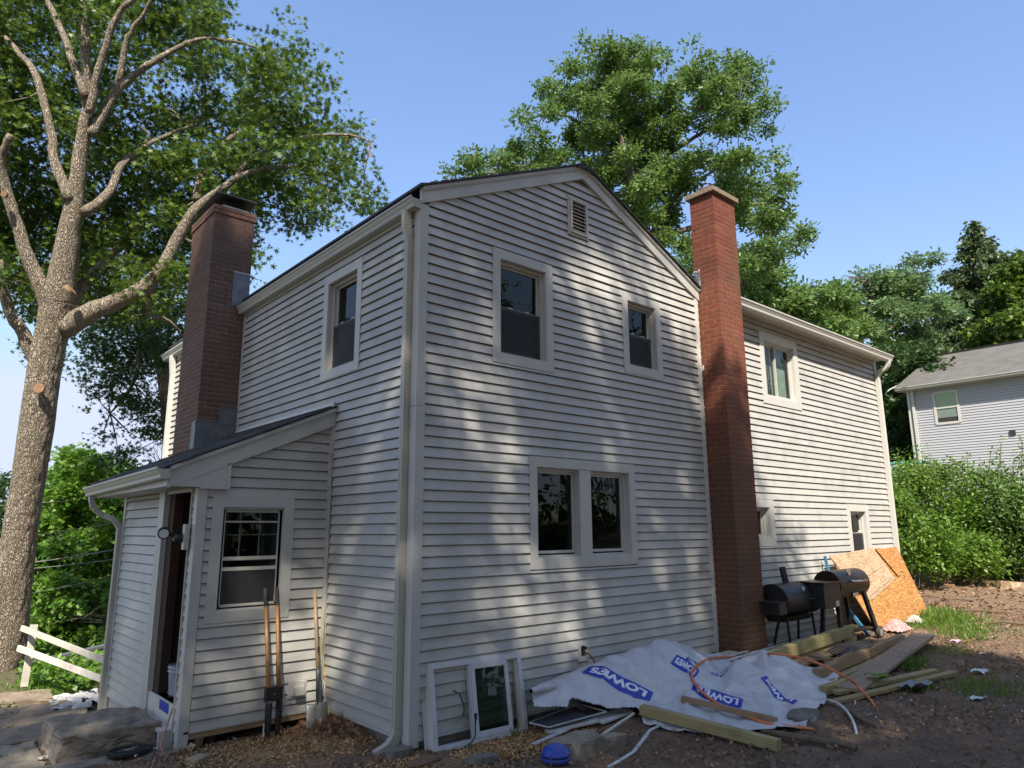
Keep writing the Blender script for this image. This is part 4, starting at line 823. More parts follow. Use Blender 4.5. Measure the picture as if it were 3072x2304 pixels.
# wooded slope at the left, seen past the trunk
def lefttree(label, rows, x0, y0, cell, D, lm, seed, size=.17, per=300, name='maple_tree', th=1.6):
    cs, rs, w_ = grid_cells(rows, x0, y0, cell, D, th); xm = x0+cell*len(rows[0])/2; ym = y0+cell*len(rows)
    b = W(xm, ym, D); m = W(xm, (y0+ym)/2, D)
    return tree(name, label, 'trees on the slope at the left', [([b-np.array((0, 0, 2.)), b, m, W(xm, y0+cell, D)], [.2, .18, .12, .04])], BARK2, (cs, rs, (w_*per).astype(int)+10), size, 'lobed', lm, seed, sides=6)
lefttree('bright green tree with a tall leafy top right of the big trunk', ["0056700", "0289980", "0689981", "0899972", "5999984", "5999999", "9999999", "9999999", "8999999"], 60, 1355, 52, 25, LF_MAP, 41)
lefttree('green tree whose top shows over the low gutter', ["00046530", "02789985", "48999999", "89999999", "99999999", "99999999", "99999999"], 230, 1400, 52, 29, LF_MAP, 42)
lefttree('dark foliage at the left edge behind the trunk', ["7765", "9999", "9999", "9999"], -90, 1440, 60, 33, LF_DK, 43, per=220)
lefttree('low leafy tree mass right above the guard rail', ["0688876677", "8999999999", "9999999999", "9999999999", "8999999999"], 80, 1730, 56, 20, LF_MAP, 44, size=.14, per=260, th=1.0)
dt = thing('dead_tree', (0, 0, 0), 'bare grey twiggy treetop poking up behind the low roof', 'tree'); mb = MB()
def twigtree(mb, p, d, L, r, lvl):
    e = p+d*L; mb.tube([tuple(p), tuple((p+e)/2+rng.normal(size=3)*.03*L), tuple(e)], [r, r*.8, r*.55], 5)
    if lvl == 0: return
    for _ in range(3):
        nd = d+rng.normal(size=3)*.42; nd[2] += .12; nd /= np.linalg.norm(nd); twigtree(mb, p+d*L*rng.uniform(.5, 1), nd, L*rng.uniform(.55, .8), r*.55, lvl-1)
twigtree(mb, W(470, 1600, 24), np.array((-.05, 0, 1.)), 1.6, .05, 4); mb.build('branches', BARK2, dt)
# shade oaks standing behind the photographer
def shade():
    def zmax(X):
        return np.interp(X, [-11, -8, -5.0, -4.4, -3.2, -1.5, 0, 2, 3.3, 4.0, 4.75, 6, 7, 8.7, 9.3], [5.5, 6.3, 6.6, 12.3, 12.3, 9.5, 7.4, 7.0, 6.3, 4.3, 3.5, 1.9, .9, -2.6, -6])
    def gp(u, v): q = onY(680+1.68*u, 500+1.68*v, 0); return (q[0], q[2])
    def lp(u, v): q = onX(680+1.68*u, 500+1.68*v, 0); return (q[0]+SUN.x/-SUN.y*q[1], q[2]+SUN.z/-SUN.y*q[1])
    gaps = [([gp(600, 150), gp(625, 260), gp(700, 430)], .20), ([gp(425, 90), gp(435, 330)], .12), ([gp(470, 370), gp(540, 470), gp(530, 560)], .20), ([gp(365, 340), gp(425, 440)], .15), ([gp(480, 700), gp(540, 800), gp(560, 890)], .20),
            ([gp(370, 760), gp(390, 850)], .13), ([gp(650, 770), gp(690, 850)], .15), ([gp(790, 580), gp(840, 700)], .15), ([gp(780, 760), gp(850, 860)], .20), ([gp(650, 100), gp(800, 270)], .28), ([gp(800, 300), gp(830, 420)], .2), ([gp(660, 160), gp(690, 300)], .2),
            ([lp(60, 290), lp(110, 300)], .12), ([lp(170, 350), lp(115, 460)], .14), ([lp(290, 480), lp(215, 640), lp(200, 760)], .20), ([lp(230, 830), lp(240, 930)], .16), ([lp(280, 130), lp(270, 250)], .1),
            ([(-2.6, 2.6), (-2.3, 2.5)], .15), ([(-1.6, 2.2), (-1.2, 2.0)], .25), ([(3.9, -.6), (4.4, -.8)], .3), ([(5.4, -.3), (5.6, -.6)], .2), ([(6.6, -1.2), (6.9, -1.3)], .25), ([(1.7, -1.6), (2.1, -1.5)], .2), ([(4.2, -3.0), (4.8, -3.2)], .3), ([(-4.3, 3.6), (-3.9, 3.5)], .3), ([(-3.9, 2.5), (-3.4, 2.45)], .14), ([(-5., 5.2), (-4.3, 5.)], .3)]
    def dseg(x, z, P_):
        m_ = 9.
        for (a, b), (c, d) in zip(P_[:-1], P_[1:]):
            t_ = max(0, min(1, ((x-a)*(c-a)+(z-b)*(d-b))/((c-a)**2+(d-b)**2+1e-9))); m_ = min(m_, math.hypot(x-a-t_*(c-a), z-b-t_*(d-b)))
        return m_
    A = []; 
    while len(A) < 2600:
        X = rng.uniform(-11, 9.3); Z = rng.uniform(-8.5, 12.5)
        if Z > zmax(X)+rng.normal()*.25: continue
        if any(dseg(X, Z, P_) < r_+.24 for P_, r_ in gaps) and rng.random() > .12: continue
        A.append((X, Z))
    A = np.array(A); s = np.array((SUN.x/-SUN.y, -1, SUN.z/-SUN.y)); t = 13+rng.uniform(-2.2, 2.2, len(A))
    P = np.stack([A[:, 0], np.zeros(len(A)), A[:, 1]], 1)+s*t[:, None]
    for i, (lo, hi, bx) in enumerate(((-99, -1, -13.2), (-1, 99, -6.0))):
        m = (A[:, 0] >= lo) & (A[:, 0] < hi); q = P[m]; b = np.array((bx, -14.6, 0.)); top = q.mean(0)
        paths = [([b-np.array((0, 0, .3)), b+np.array((.1, 0, 4)), b+np.array((.2, .1, 9)), b+np.array((.1, .3, 15)), np.array((top[0], -13.5, 22))], [.5, .42, .36, .24, .08])]
        for k in range(12):
            e = q[rng.integers(len(q))]; z0 = max(6, min(e[2]-2, 18)); a = np.array((b[0]+.15, -14.5, z0)); paths.append(([a, (a+e)/2+np.array((0, 0, .4)), e], [.14, .08, .03]))
        tree('oak_tree', ('tall leafy oak on the left behind the camera that shades the gable', 'tall leafy oak on the right behind the camera that shades the yard')[i], 'shade oaks behind the camera', paths, BARK, (q, np.full(len(q), .34), np.full(len(q), 70)), .21, 'spray', LF_OAK, 50+i, sides=8, twigs=False)
shade()
# ------------------------------------------------------------------ neighbouring house
FN = Fr((27, 0, 0), (0, -1, 0), (-1, 0, 0))       # u = -y, so u grows to the right of the picture
nb = thing('neighbour_house', (0, 0, 0), 'neighbouring house with pale blue-grey siding and a faded grey shingle roof', 'house')
NW = (-4.22, -3.02, 0, 0)
p = [onX(2680+a/3.77, 980+b/3.77, 27) for a, b in ((445, 745), (722, 718), (485, 1107), (767, 1085))]
NW = (-(p[0][1]+p[2][1])/2, -(p[1][1]+p[3][1])/2, (p[2][2]+p[3][2])/2, (p[0][2]+p[1][2])/2)
siding(nb, FN, -4.95, 9., 2.0, 7.18, [NW], None, VINN, seams=False)
MB(FN).box(-5.0, 9, -.2, -.01, 1.0, 7.2).build('wall', VINN, nb); MB(FN).box(-5.0, -4.9, -9, -.2, 1.0, 7.2).build('wall', VINN, nb); MB(FN).box(8.9, 9, -9, -.2, 1., 7.2).build('wall', VINN, nb)
MB(FN).box(-5.03, -4.93, 0, .03, 1.5, 7.2).build('corner_post', TRIMW, nb); MB(FN).box(-4.86, -4.76, .03, .10, 1.5, 7.2).build('downspout', TRIMW, nb)
a, b, c, d = NW; nw = MB(FN); nw.box(a, b, -.05, .0, c, d); nwo = nw.build('window', DARK, nb)
for bx in ((a-.02, a+.07, .0, .04, c, d), (b-.07, b+.02, .0, .04, c, d), (a+.07, b-.07, .0, .04, c-.02, c+.07), (a+.07, b-.07, .0, .04, d-.07, d+.02), (a+.07, b-.07, .0, .03, (c+d)/2-.03, (c+d)/2+.03)): MB(FN).box(*bx).build('frame', TRIMW, nwo)
MB(FN).box(a+.07, b-.07, .003, .006, (c+d)/2+.03, d-.07).build('shade', CURTG, nwo); MB(FN).box(a+.07, b-.07, .003, .006, c+.25, (c+d)/2-.03).build('shade', mat('dim_shade', (.16, .2, .18), .7), nwo)
MB(FN).box(-5.3, 9.3, .0, .42, 7.18, 7.22).build('soffit', TRIM, nb)
gutter(nb, FN, -5.3, 9.3, .40, 7.19, m=TRIMW)
EV = np.array(onX(2693, 1162, 26.58)); RD = np.array(onX(2709, 1085, 31.5)); zE = 7.3; sl = (RD[2]-zE)/(31.5-26.58)
n_c = 34; courses_ = MB()
for k in range(n_c):
    x0 = 26.55+4.95*k/n_c; z0 = zE+sl*(x0-26.58); x1 = x0+.17; z1 = z0+sl*.17-.004; courses_.prism([(x0, z0+.0), (x1, z1), (x1, z1+.018), (x0, z0+.018)], -9.3, 5.35, 'n')
courses_.build('shingles', ROOFN, nb, kind='stuff')
MB().prism([(26.6, zE-.06), (31.5, zE+sl*4.92-.06), (36.5, zE-.06)], -9.3, 5.3, 'n').build('roof_body', TRIM, nb)
MB().box(31.35, 31.65, -9.3, 5.0, RD[2]-.03, RD[2]+.05).build('ridge_vent', BLK, nb)
q_ = onX(2680+1245/3.77, 980+398/3.77, 30.2); MB().box(30.1, 30.3, q_[1]-.11, q_[1]+.11, q_[2]-.12, q_[2]+.08).build('roof_vent', TRIMW, nb)
q_ = onX(2680+1438/3.77, 980+390/3.77, 30.0); MB().tube([(30, q_[1], q_[2]-.3), (30, q_[1], q_[2]+.22)], .08, 10).build('vent_pipe', TRIMW, nb)
q_ = onX(2680+1350/3.77, 980+1195/3.77, 26.97); MB().box(26.94, 26.98, q_[1]-.09, q_[1]+.09, q_[2]-.09, q_[2]+.09).build('wall_vent', DARK, nb)
sw_ = MB(); sw_.tube([W(2691, 1158, 29), W(2670, 1168, 29), W(2658, 1178, 29), W(2659, 1186, 29), W(2672, 1191, 29), W(2678, 1186, 29)], .025, 6)
tag(sw_.build('service_cable', PLW), 'white looped service cable at the neighbouring roof corner', 'cable')
pool = thing('garden_pool', W(2705, 1395, 24), 'blue rimmed garden pool with yellow pattern half hidden behind the hedge', 'pool'); pl = pool.location.copy(); pool.location = (0, 0, 0)
MB().lathe([(.75, -1.0), (.75, .0), (.72, .0)], c=(pl.x, pl.y, pl.z), sides=30).build('wall', mat('pool_print', (.55, .5, .05), .5, c2=(.05, .3, .42), ns=7), pool); MB().lathe([(.77, .0), (.77, .05), (.72, .05)], c=(pl.x, pl.y, pl.z), sides=30).build('rim', mat('pool_rim', (.08, .4, .5), .4), pool)
# ------------------------------------------------------------------ hedge, weeds, grass
def shrub(label, px, py, pw, ph, D, n, lm, size, seed, group='shrubs along the far edge of the yard', kind='leaf'):
    c = W(px, py, D); rw = pw*D/FPX/2; rh = ph*D/FPX/2; g = float(gz(c[0], c[1])); t = thing('shrub', (c[0], c[1], g), label, 'shrub', group); t.location = (0, 0, 0)
    mb = MB(); cs, rs = [], []; z0 = min(g, c[2]-rh)
    for k in range(n):
        u = rng.normal(size=3); u /= np.linalg.norm(u); s = rng.uniform(.2, 1)**.5; p = c+_R*u[0]*rw*s+np.array((0, 0, u[2]*rh*s))+_F*u[1]*min(rw, 1.3)*s; cs.append(p); rs.append(rng.uniform(.2, .5))
        if k % 6 == 0: b = np.array((c[0]+rng.normal()*.3*rw, c[1]+rng.normal()*.2*rw, z0-.1)); mb.tube([tuple(b), tuple((b+p)/2+rng.normal(size=3)*.12), tuple(p)], [.016, .01, .004], 4)
    mb.build('stems', BARK2, t, kind='stuff'); P, Dn = clumps(np.array(cs), np.array(rs), np.full(n, 120), twig=.2, tw_n=7); leaves('foliage', P, size, kind, lm, t, dirs=Dn, seed=seed, up=.5)
for i, a in enumerate([('leafy shrub beside the far corner of the wing', 2705, 1590, 110, 260, 15.6, 34), ('tall bushy shrub left of centre in the hedge', 2770, 1530, 130, 310, 17.2, 44), ('low lime green shrub in front at the left of the hedge', 2800, 1640, 110, 150, 15.6, 24), ('dense shrub below the neighbouring window', 2850, 1520, 120, 270, 17.6, 40),
        ('dark hollow shrub in the middle of the hedge', 2900, 1590, 120, 220, 17.0, 30), ('rounded shrub right of centre in the hedge', 2965, 1525, 130, 300, 17.4, 42), ('small bright shrub in front right of the stump', 2930, 1650, 100, 120, 15.8, 20), ('loose reddish-stemmed shrub at the right edge', 3045, 1560, 130, 290, 16.2, 42),
        ('shrub against the pool behind the hedge', 2730, 1440, 110, 110, 19, 24), ('shrub just outside the right edge', 3150, 1560, 160, 280, 16, 40)]):
    shrub(a[0], *a[1:6], a[6], (LF_HG, LF_HG, LF_MAP, LF_HG, LF_MAP, LF_HG, LF_HG, LF_OAK2)[i % 8], .095, 60+i)
for i, (px, py, h) in enumerate(tuple((rng.uniform(2690, 3090), rng.uniform(1370, 1420), rng.uniform(20, 70)) for _ in range(16))+((2800, 1385, 40), (2850, 1375, 55), (2900, 1365, 60), (2930, 1395, 50), (3015, 1340, 110), (3045, 1370, 90), (2960, 1350, 80), (3060, 1330, 100))):
    a = W(px, py+130, 17); b = W(px+rng.uniform(-15, 25), py-h*.2, 17); t = thing('bramble_shoot', a, ('tall' if h > 75 else 'short' if h < 35 else 'mid-sized')+' arching bramble shoot over the hedge, '+('left end' if px < 2790 else 'left half' if px < 2880 else 'right half' if px < 2980 else 'right end')+' of its top', 'plant', 'bramble shoots over the hedge'); t.location = (0, 0, 0); m_ = (a+b)/2+_R*rng.normal()*.12
    ts = np.linspace(0, 1, 60)[:, None]; C_ = (1-ts)**2*a+2*ts*(1-ts)*m_+ts**2*b; MB().tube([tuple(x) for x in C_[::10]], .009, 4).build('stem', BARK2, t); leaves('foliage', C_+rng.normal(size=C_.shape)*.04, .085, 'leaf', LF_HG, t, seed=i)
def scatter(n, fn): # rejection sampling in x,y
    o = []
    while len(o) < n: x, y, k = fn(); o.append((x, y, float(gz(x, y)))) if rng.random() < k else None
    return np.array(o)
def weeds(name, label, px0, px1, py0, py1, n, size, lm, kind, seed, h=.12):
    P = []
    for _ in range(n): p = GP(rng.uniform(px0, px1), rng.uniform(py0, py1)); P.append((p[0], p[1], p[2]+abs(rng.normal())*h*.6))
    o = leaves(name, np.array(P), size, kind, lm, None, seed=seed, kd='stuff', up=.6); return tag(o, label, 'weeds')
weeds('weeds', 'low bright weeds in front of the hedge foot', 2680, 3072, 1690, 1742, 3600, .10, LF_HG, 'leaf', 71, .5)
weeds('weeds', 'leafy weeds and ferns by the guard rail at the left', 60, 330, 1985, 2075, 1500, .11, LF_MAP, 'leaf', 72, .15)
weeds('weeds', 'low green ground cover along the far left path edge', -60, 60, 2120, 2240, 900, .05, LF_GR, 'leaf', 73, .05)
def grass(label, spots, seed):   # (x,y,radius,blades,height)
    P, Dn, S_ = [], [], []; q = np.random.default_rng(seed)
    for x, y, r, n, h in spots:
        X = x+q.normal(size=n)*r; Y = y+q.normal(size=n)*r*.7; P.append(np.stack([X, Y, gz(X, Y)-.01], 1)); d = q.normal(size=(n, 3))*.55; d[:, 2] = 1; Dn.append(d*3); S_.append(np.full(n, h))
    P = np.concatenate(P); Dn = np.concatenate(Dn); S_ = np.concatenate(S_)
    k = 1.; n = len(P); tv, tf = tmpl('blade'); nrm = q.normal(size=(n, 3)); nrm[:, 2] *= .1; d = Dn/np.linalg.norm(Dn, axis=1)[:, None]; s = np.cross(nrm, d); s /= np.linalg.norm(s, axis=1)[:, None]; sz = S_*q.uniform(.5, 1.3, n)
    bend_ = np.cross(d, s)*q.uniform(-.5, .5, n)[:, None]
    V = P[:, None]+(s[:, None]*tv[None, :, 0, None]*2.2*(.012/sz)[:, None, None]*8+d[:, None]*tv[None, :, 1, None]+bend_[:, None]*(tv[None, :, 1, None]**2))*sz[:, None, None]
    return tag(raw('grass', V.reshape(-1, 3), (tf[None]+(np.arange(n)*4)[:, None, None]).reshape(-1, 3), LF_GR, kind='stuff'), label, 'grass')
def gs(px, py, r, n, h): p = GP(px, py); return (p[0], p[1], r, n, h)
grass('bright grass tufts beside the leaning boards', [gs(2800, 1850, .3, 900, .16), gs(2850, 1870, .35, 900, .15), gs(2890, 1895, .25, 500, .12), gs(2760, 1880, .2, 300, .12)], 81)
grass('thin grass tufts in the shaded yard', [gs(2735, 2000, .12, 160, .15), gs(2840, 1960, .25, 200, .1), gs(2980, 2070, .35, 350, .1), gs(2930, 2060, .2, 120, .1), gs(2760, 2070, .1, 60, .12), gs(1640, 2125, .03, 18, .16), gs(1540, 2210, .04, 18, .1), gs(2920, 1915, .2, 160, .1)], 82)
grass('green grass strips growing between the sunken stone treads', [gs(60, 2068, .18, 260, .08), gs(110, 2060, .12, 200, .08), gs(30, 2100, .2, 260, .07), gs(130, 2090, .14, 220, .1), gs(160, 2070, .15, 300, .12), gs(15, 2170, .1, 300, .08), gs(5, 2200, .1, 200, .08), gs(90, 2050, .3, 200, .1), gs(10, 2280, .05, 60, .06)], 83)
# litter on the soil
def fnear():
    x = rng.uniform(-3, 12); y = rng.uniform(-5, 1.6); 
    if y > -.03 and x > -.1: return x, y, 0
    return x, y, .5+.5*math.sin(x*2.1+y*1.3)*math.sin(y*2.7)
P = scatter(14000, fnear); P[:, 2] += .012
tag(leaves('leaf_litter', P, .05, 'oak', LF_DD, None, seed=91, kd='stuff', up=.9, droop=0, fold=.5), 'brown dead leaves scattered over the dark soil', 'dead leaves')
P = scatter(9000, lambda: ((lambda x, y: (x, y, 1))(rng.uniform(-3, 13), rng.uniform(-5.2, 1.5)))); P = P[(P[:, 1] < -.03) | (P[:, 0] < -.05)]; P[:, 2] += .01
tag(leaves('soil_crumbs', P, .022, 'chip', LF_TW, None, seed=92, kd='stuff', up=.6, droop=0), 'small twig bits and pale crumbs on the soil', 'debris')
def fch():
    k = rng.random(); 
    if k < .62: x, y = rng.normal(-.35, .52), rng.normal(1.05, .30)
    elif k < .9: x, y = rng.normal(.75, .6), rng.normal(-.45, .16)
    else: x, y = rng.normal(-.1, .2), rng.normal(-.2, .2)
    return x, y, 1. if (y < 1.6 if x < 0 else (y < -.05)) else 0.
P = scatter(15000, fch); P[:, 2] += .012
tag(leaves('wood_chips', P, .022, 'chip', LF_CH, None, seed=93, kd='stuff', up=.9, droop=0, fold=.2), 'orange-tan wood chips strewn below the entry wall and window unit', 'wood chips')
P = scatter(1000, lambda: (rng.normal(-.02, .16), rng.normal(1.2, .26), 1.)); P = P[(P[:, 1] < 1.62) & (P[:, 0] < .02)]; P[:, 2] += np.abs(rng.normal(size=len(P)))*.022+.006
tag(leaves('leaf_pile', P, .07, 'oak', leafmat('curled_leaf', (.16, .09, .05), (.42, .24, .13), .1, .8), None, seed=94, kd='stuff', up=.3, droop=0, fold=.9), 'heap of curled brown leaves in the inside corner by the shovel', 'leaf pile')
P = scatter(3200, lambda: (rng.uniform(9, 26), rng.uniform(-6, 4), 1.)); P = P[P[:, 0]-10.9 > -.5*(P[:, 1] < 0)*9]; P[:, 2] += .02
tag(leaves('leaf_litter', P, .10, 'leaf', LF_DD, None, seed=95, kd='stuff', up=.9, droop=0, fold=.5), 'dry leaves strewn over the sunlit bare ground by the hedge', 'dead leaves')
P = np.array([GP(rng.uniform(2760, 3100), rng.uniform(1690, 1735)) for _ in range(1500)]); P[:, 2] += .03+np.abs(rng.normal(size=len(P)))*.04
tag(leaves('leaf_litter', P, .12, 'oak', leafmat('tan_leaf', (.3, .17, .09), (.55, .36, .2), .1, .8), None, seed=96, kd='stuff', up=.5, droop=0, fold=.7), 'tan fallen leaves banked along the hedge foot', 'dead leaves')
def stick(pts, r, label=None, group='sticks lying on the soil', m=LF_TW):
    o = MB().tube([tuple(p) for p in pts], r, 6).build('stick', DRYW); tag(o, label or 'thin dry stick lying on the dark soil', 'stick', group if not label else None)
for k in range(26):
    p = GP(rng.uniform(1300, 3000), rng.uniform(2130, 2300), .015); a = rng.uniform(0, 6.28); L = rng.uniform(.08, .3); d = np.array((math.cos(a), math.sin(a), 0))*L; mm = p+d*.5+rng.normal(size=3)*.02; e = p+d
    mm[2] = gz(mm[0], mm[1])+.02; e[2] = gz(e[0], e[1])+.012; stick([p, mm, e], [.006, .005, .003])
def rock(name, label, px, py, h, sx, sy, sz, m, cat, seed, rz=0, z=None, flat=.35, sub=3, group=None):
    p = GP(px, py); q = np.random.default_rng(seed); bm = bmesh.new(); bmesh.ops.create_icosphere(bm, subdivisions=sub, radius=1)
    ph = q.uniform(0, 6, 12)
    for v in bm.verts:
        c = v.co; n = 1+.16*math.sin(3*c.x+ph[0]+2*c.y)+.12*math.sin(5*c.y+ph[1]+3*c.z)+.07*math.sin(9*c.x+ph[2]-6*c.z)+.05*math.sin(14*c.z+11*c.y+ph[3])
        x = np.clip(c.x*n, -.8, .8); y = np.clip(c.y*n, -.82, .82); zz = np.clip(c.z*n, -flat*1.6, flat); v.co = Vector((x*sx*1.2, y*sy*1.2, zz*sz/flat))
    me = bpy.data.meshes.new(name); bm.to_mesh(me); bm.free(); me.materials.append(m); o = link(bpy.data.objects.new(name, me)); o.location = (p[0], p[1], p[2]+h); o.rotation_euler = (q.normal()*.05, q.normal()*.05, rz)
    return tag(o, label, cat, group)
rock('concrete_chunk', 'broken slab of pebbly old concrete behind the blue well cap', 1735, 2255, .03, .27, .17, .09, CONC, 'rubble', 1, .1); rock('concrete_chunk', 'small crumbly concrete lump right of the broken slab', 1835, 2235, .02, .14, .08, .06, CONC, 'rubble', 2, -.2)
rock('flat_stone', 'flat brown stone holding down the right edge of the white wrap', 2410, 2158, .02, .22, .13, .035, STONE, 'stone', 3, .3); rock('stone', 'grey stone at the bottom edge below the downspout', 1195, 2275, .01, .12, .07, .07, STONE, 'stone', 4); rock('stone', 'dark mossy stone left of the well cap at the bottom edge', 1450, 2290, .0, .14, .07, .06, STONE, 'stone', 5)
rock('stone', 'low rust brown stone at the bottom edge by the corner post', 1270, 2296, -.01, .16, .08, .05, mat('rust_stone', (.22, .11, .05), .8, c2=(.1, .06, .04), ns=12, bump=.6), 'stone', 6)
rock('dark_stone', 'dark upright stone propping the sill beam of the entry', 628, 2225, .03, .05, .05, .11, mat('dark_stone', (.045, .03, .025), .8, bump=.6), 'stone', 7, z=1)
rock('boulder', 'pale stone lying in the sunlit bare ground at the far right', 3040, 1762, .02, .3, .18, .1, mat('tan_stone', (.42, .30, .2), .9, c2=(.3, .2, .13), ns=6, bump=.6), 'stone', 8)
def paver(label, px, py, sx, sy, sz, rz, m, name='brick_piece', tilt=0.):
    p = GP(px, py); o = MB().box(-sx/2, sx/2, -sy/2, sy/2, -sz/2, sz/2).build(name, m, bevel=.006); o.location = (p[0], p[1], p[2]+sz*.45); o.rotation_euler = (tilt, tilt*.6, rz); tag(o, label, 'brick')
TANB = mat('tan_brick', (.36, .27, .15), .85, c2=(.26, .2, .12), ns=12, bump=.5, bs=60, dirt=((.14, .14, .11), 6, .7))
paver('grey topped tan paver block lying flat in front of the entry corner', 592, 2288, .17, .13, .05, .6, TANB, 'paver'); paver('upright orange-tan brick fragment beside the dark prop stone', 594, 2238, .07, .05, .09, .2, TANB, tilt=.2); paver('pale triangular brick shard left of the prop stone', 575, 2252, .06, .06, .06, .9, TANB, tilt=.5); paver('tan brick half lying beside the black lid', 458, 2232, .10, .07, .03, .3, TANB)
# ------------------------------------------------------------------ steps and path on the left
def slab(label, pts, z, h, m=CONC, name='stone_tread', cat='step', rough=.012, group=None):
    bm = bmesh.new(); vs = [bm.verts.new((p[0], p[1], z)) for p in pts]; f = bm.faces.new(vs); r = bmesh.ops.extrude_face_region(bm, geom=[f]); 
    for v in r['geom']:
        if isinstance(v, bmesh.types.BMVert): v.co.z -= h
    bmesh.ops.subdivide_edges(bm, edges=bm.edges[:], cuts=7, use_grid_fill=True)
    for v in bm.verts: c = v.co; v.co += Vector((math.sin(c.y*23+c.z*31), math.sin(c.x*19+c.z*27), math.sin(c.x*17+c.y*13)*.7))*rough+Vector(rng.normal(size=3)*rough*.35)
    bmesh.ops.recalc_face_normals(bm, faces=bm.faces); me = bpy.data.meshes.new(name); bm.to_mesh(me); bm.free(); me.materials.append(m); o = link(bpy.data.objects.new(name, me)); o2 = o.modifiers.new('bevel', 'BEVEL'); o2.width = .012; o2.angle_limit = .8
    return tag(o, label, cat, group)
slab('thick weathered concrete step block under the open doorway', [(-2.27, 1.98), (-1.46, 1.96), (-1.46, 2.84), (-2.27, 2.86)], .045, .30, name='concrete_step', rough=.016)
slab('broad lower concrete slab in front of the step block, at the bottom left corner', [(-2.62, 1.10), (-1.15, 1.32), (-1.35, 1.92), (-2.62, 2.02)], -.155, .14, name='paving_stone', cat='slab')
slab('concrete path slab left of the step block with bits of litter', [(-2.75, 2.1), (-2.32, 2.1), (-2.28, 3.1), (-2.7, 3.1)], -.20, .12, name='paving_stone', cat='slab')
for i, (y0, y1, x0, x1) in enumerate(((3.25, 3.95, -2.8, -1.55), (4.15, 4.75, -2.8, -1.6), (5.0, 5.7, -2.8, -1.62), (6.1, 6.8, -2.9, -1.66))):
    slab(('first', 'second', 'third', 'farthest')[i]+' sunken stone tread beyond the step block, grass along its edge', [(x0, y0), (x1, y0-.1), (x1+.05, y1-.1), (x0, y1)], float(gz(-2.1, y0))+.06, .16, m=mat('tread%d' % i, (.28, .22, .16), .9, c2=(.18, .14, .10), ns=6, nd=8, bump=.8, bs=30))
lid = thing('pot_lid', (-1.60, 2.12-.35, -.105), 'black oval lid with white scratches lying on the slab by the step block', 'lid')
p = GP(390, 2248, .06); lid.location = (p[0], p[1], -.12)
MB().lathe([(.17, -.02), (.185, -.01), (.185, .012), (.165, .02), (.155, .012), (.0, .012)], sides=36).build('rim', BLK, lid)
mb = MB()
for k in range(9): a, b = rng.normal(0, .05), rng.normal(0, .035); mb.box(a-.03, a+.03, b-.004, b+.004, .0125, .0135)
mb.build('scratches', PLW, lid, kind='stuff'); lid.scale = (1, .8, 1)
tag(MB().tube([GP(405, 2268, .03)+0, GP(430, 2252, .03), GP(455, 2247, .03), GP(475, 2243, .04)], .008).build('white_cable', PLW), 'short white cable end beside the black lid', 'cable')
tag(MB().tube([(-1.40, 1.86, .17), (-1.46, 1.80, .02), (-1.52, 1.72, -.1), (-1.50, 1.66, -.17), tuple(GP(470, 2262, .01)), tuple(GP(455, 2300, .01)), tuple(GP(430, 2400, .01))], .008).build('extension_cord', REDC), 'pink-red extension cord running out of the doorway over the sill', 'cord')
bk = thing('bucket', (-1.18, 2.36, .17), 'scuffed grey plastic bucket standing inside the dark doorway', 'bucket'); MB().lathe([(.10, 0), (.115, .0), (.135, .30), (.125, .30), (.1, .02)], sides=28).build('body', mat('bucket', (.30, .31, .33), .5, dirt=((.12, .11, .1), 9, .6)), bk)
for z in (.235, .27): MB().lathe([(.137, z), (.142, z+.004), (.142, z+.012), (.137, z+.016)], sides=28).build('rib', mat('bucket_rib', (.42, .42, .42), .5), bk)
for i, (px, py, r) in enumerate(((38, 2230, .06), (105, 2248, .03), (128, 2272, .04), (40, 2203, .035))):
    p = GP(px, py, .03); o = sheet(None, 'litter_scrap', PLW, lambda a, b: (p[0]+(a-.5)*r*2, p[1]+(b-.5)*r, p[2]+.012*math.sin(9*a+i)*math.cos(7*b)), 6, 5); tag(o, ('crumpled white wrapper', 'small pale scrap', 'torn white scrap', 'red and white scrap')[i]+' on the path slabs at the left', 'litter')
for i in range(14):
    p = GP(rng.uniform(170, 300), rng.uniform(2075, 2130), .05); r = rng.uniform(.08, .16); ph = rng.uniform(0, 6)
    o = sheet(None, 'plastic_rubbish', PLW, lambda a, b: (p[0]+(a-.5)*r*2, p[1]+(b-.5)*r*1.5, p[2]+.03*math.sin(6*a+ph)*math.cos(5*b+ph)+.02*b), 7, 6); tag(o, 'crumpled white plastic rubbish among the weeds beside the step block', 'litter', 'white rubbish in the weeds')
def plant(label, px, py, n, L, lm=LF_HG, h=.0, w_=.35):
    p = GP(px, py, h); t = thing('weed_plant', p, label, 'plant'); t.location = (0, 0, 0)
    for k in range(n):
        a = 6.28*k/n+rng.uniform(-.3, .3); l = L*rng.uniform(.7, 1.1); d = np.array((math.cos(a), math.sin(a), 0)); s = np.array((-d[1], d[0], 0)); v = []; f = []
        for i in range(6):
            u = i/5; c = p+d*l*u*.8+np.array((0, 0, l*(.75*u-.6*u*u))); ww = l*w_*math.sin(math.pi*min(1, .12+u*.88))*.5; v += [tuple(c-s*ww), tuple(c+np.array((0, 0, -.01))), tuple(c+s*ww)]
            if i: b = 3*i; f += [(b-3, b-2, b+1, b), (b-2, b-1, b+2, b+1)]
        MB().add(v, f).build('leaf', lm, t, smooth=True)
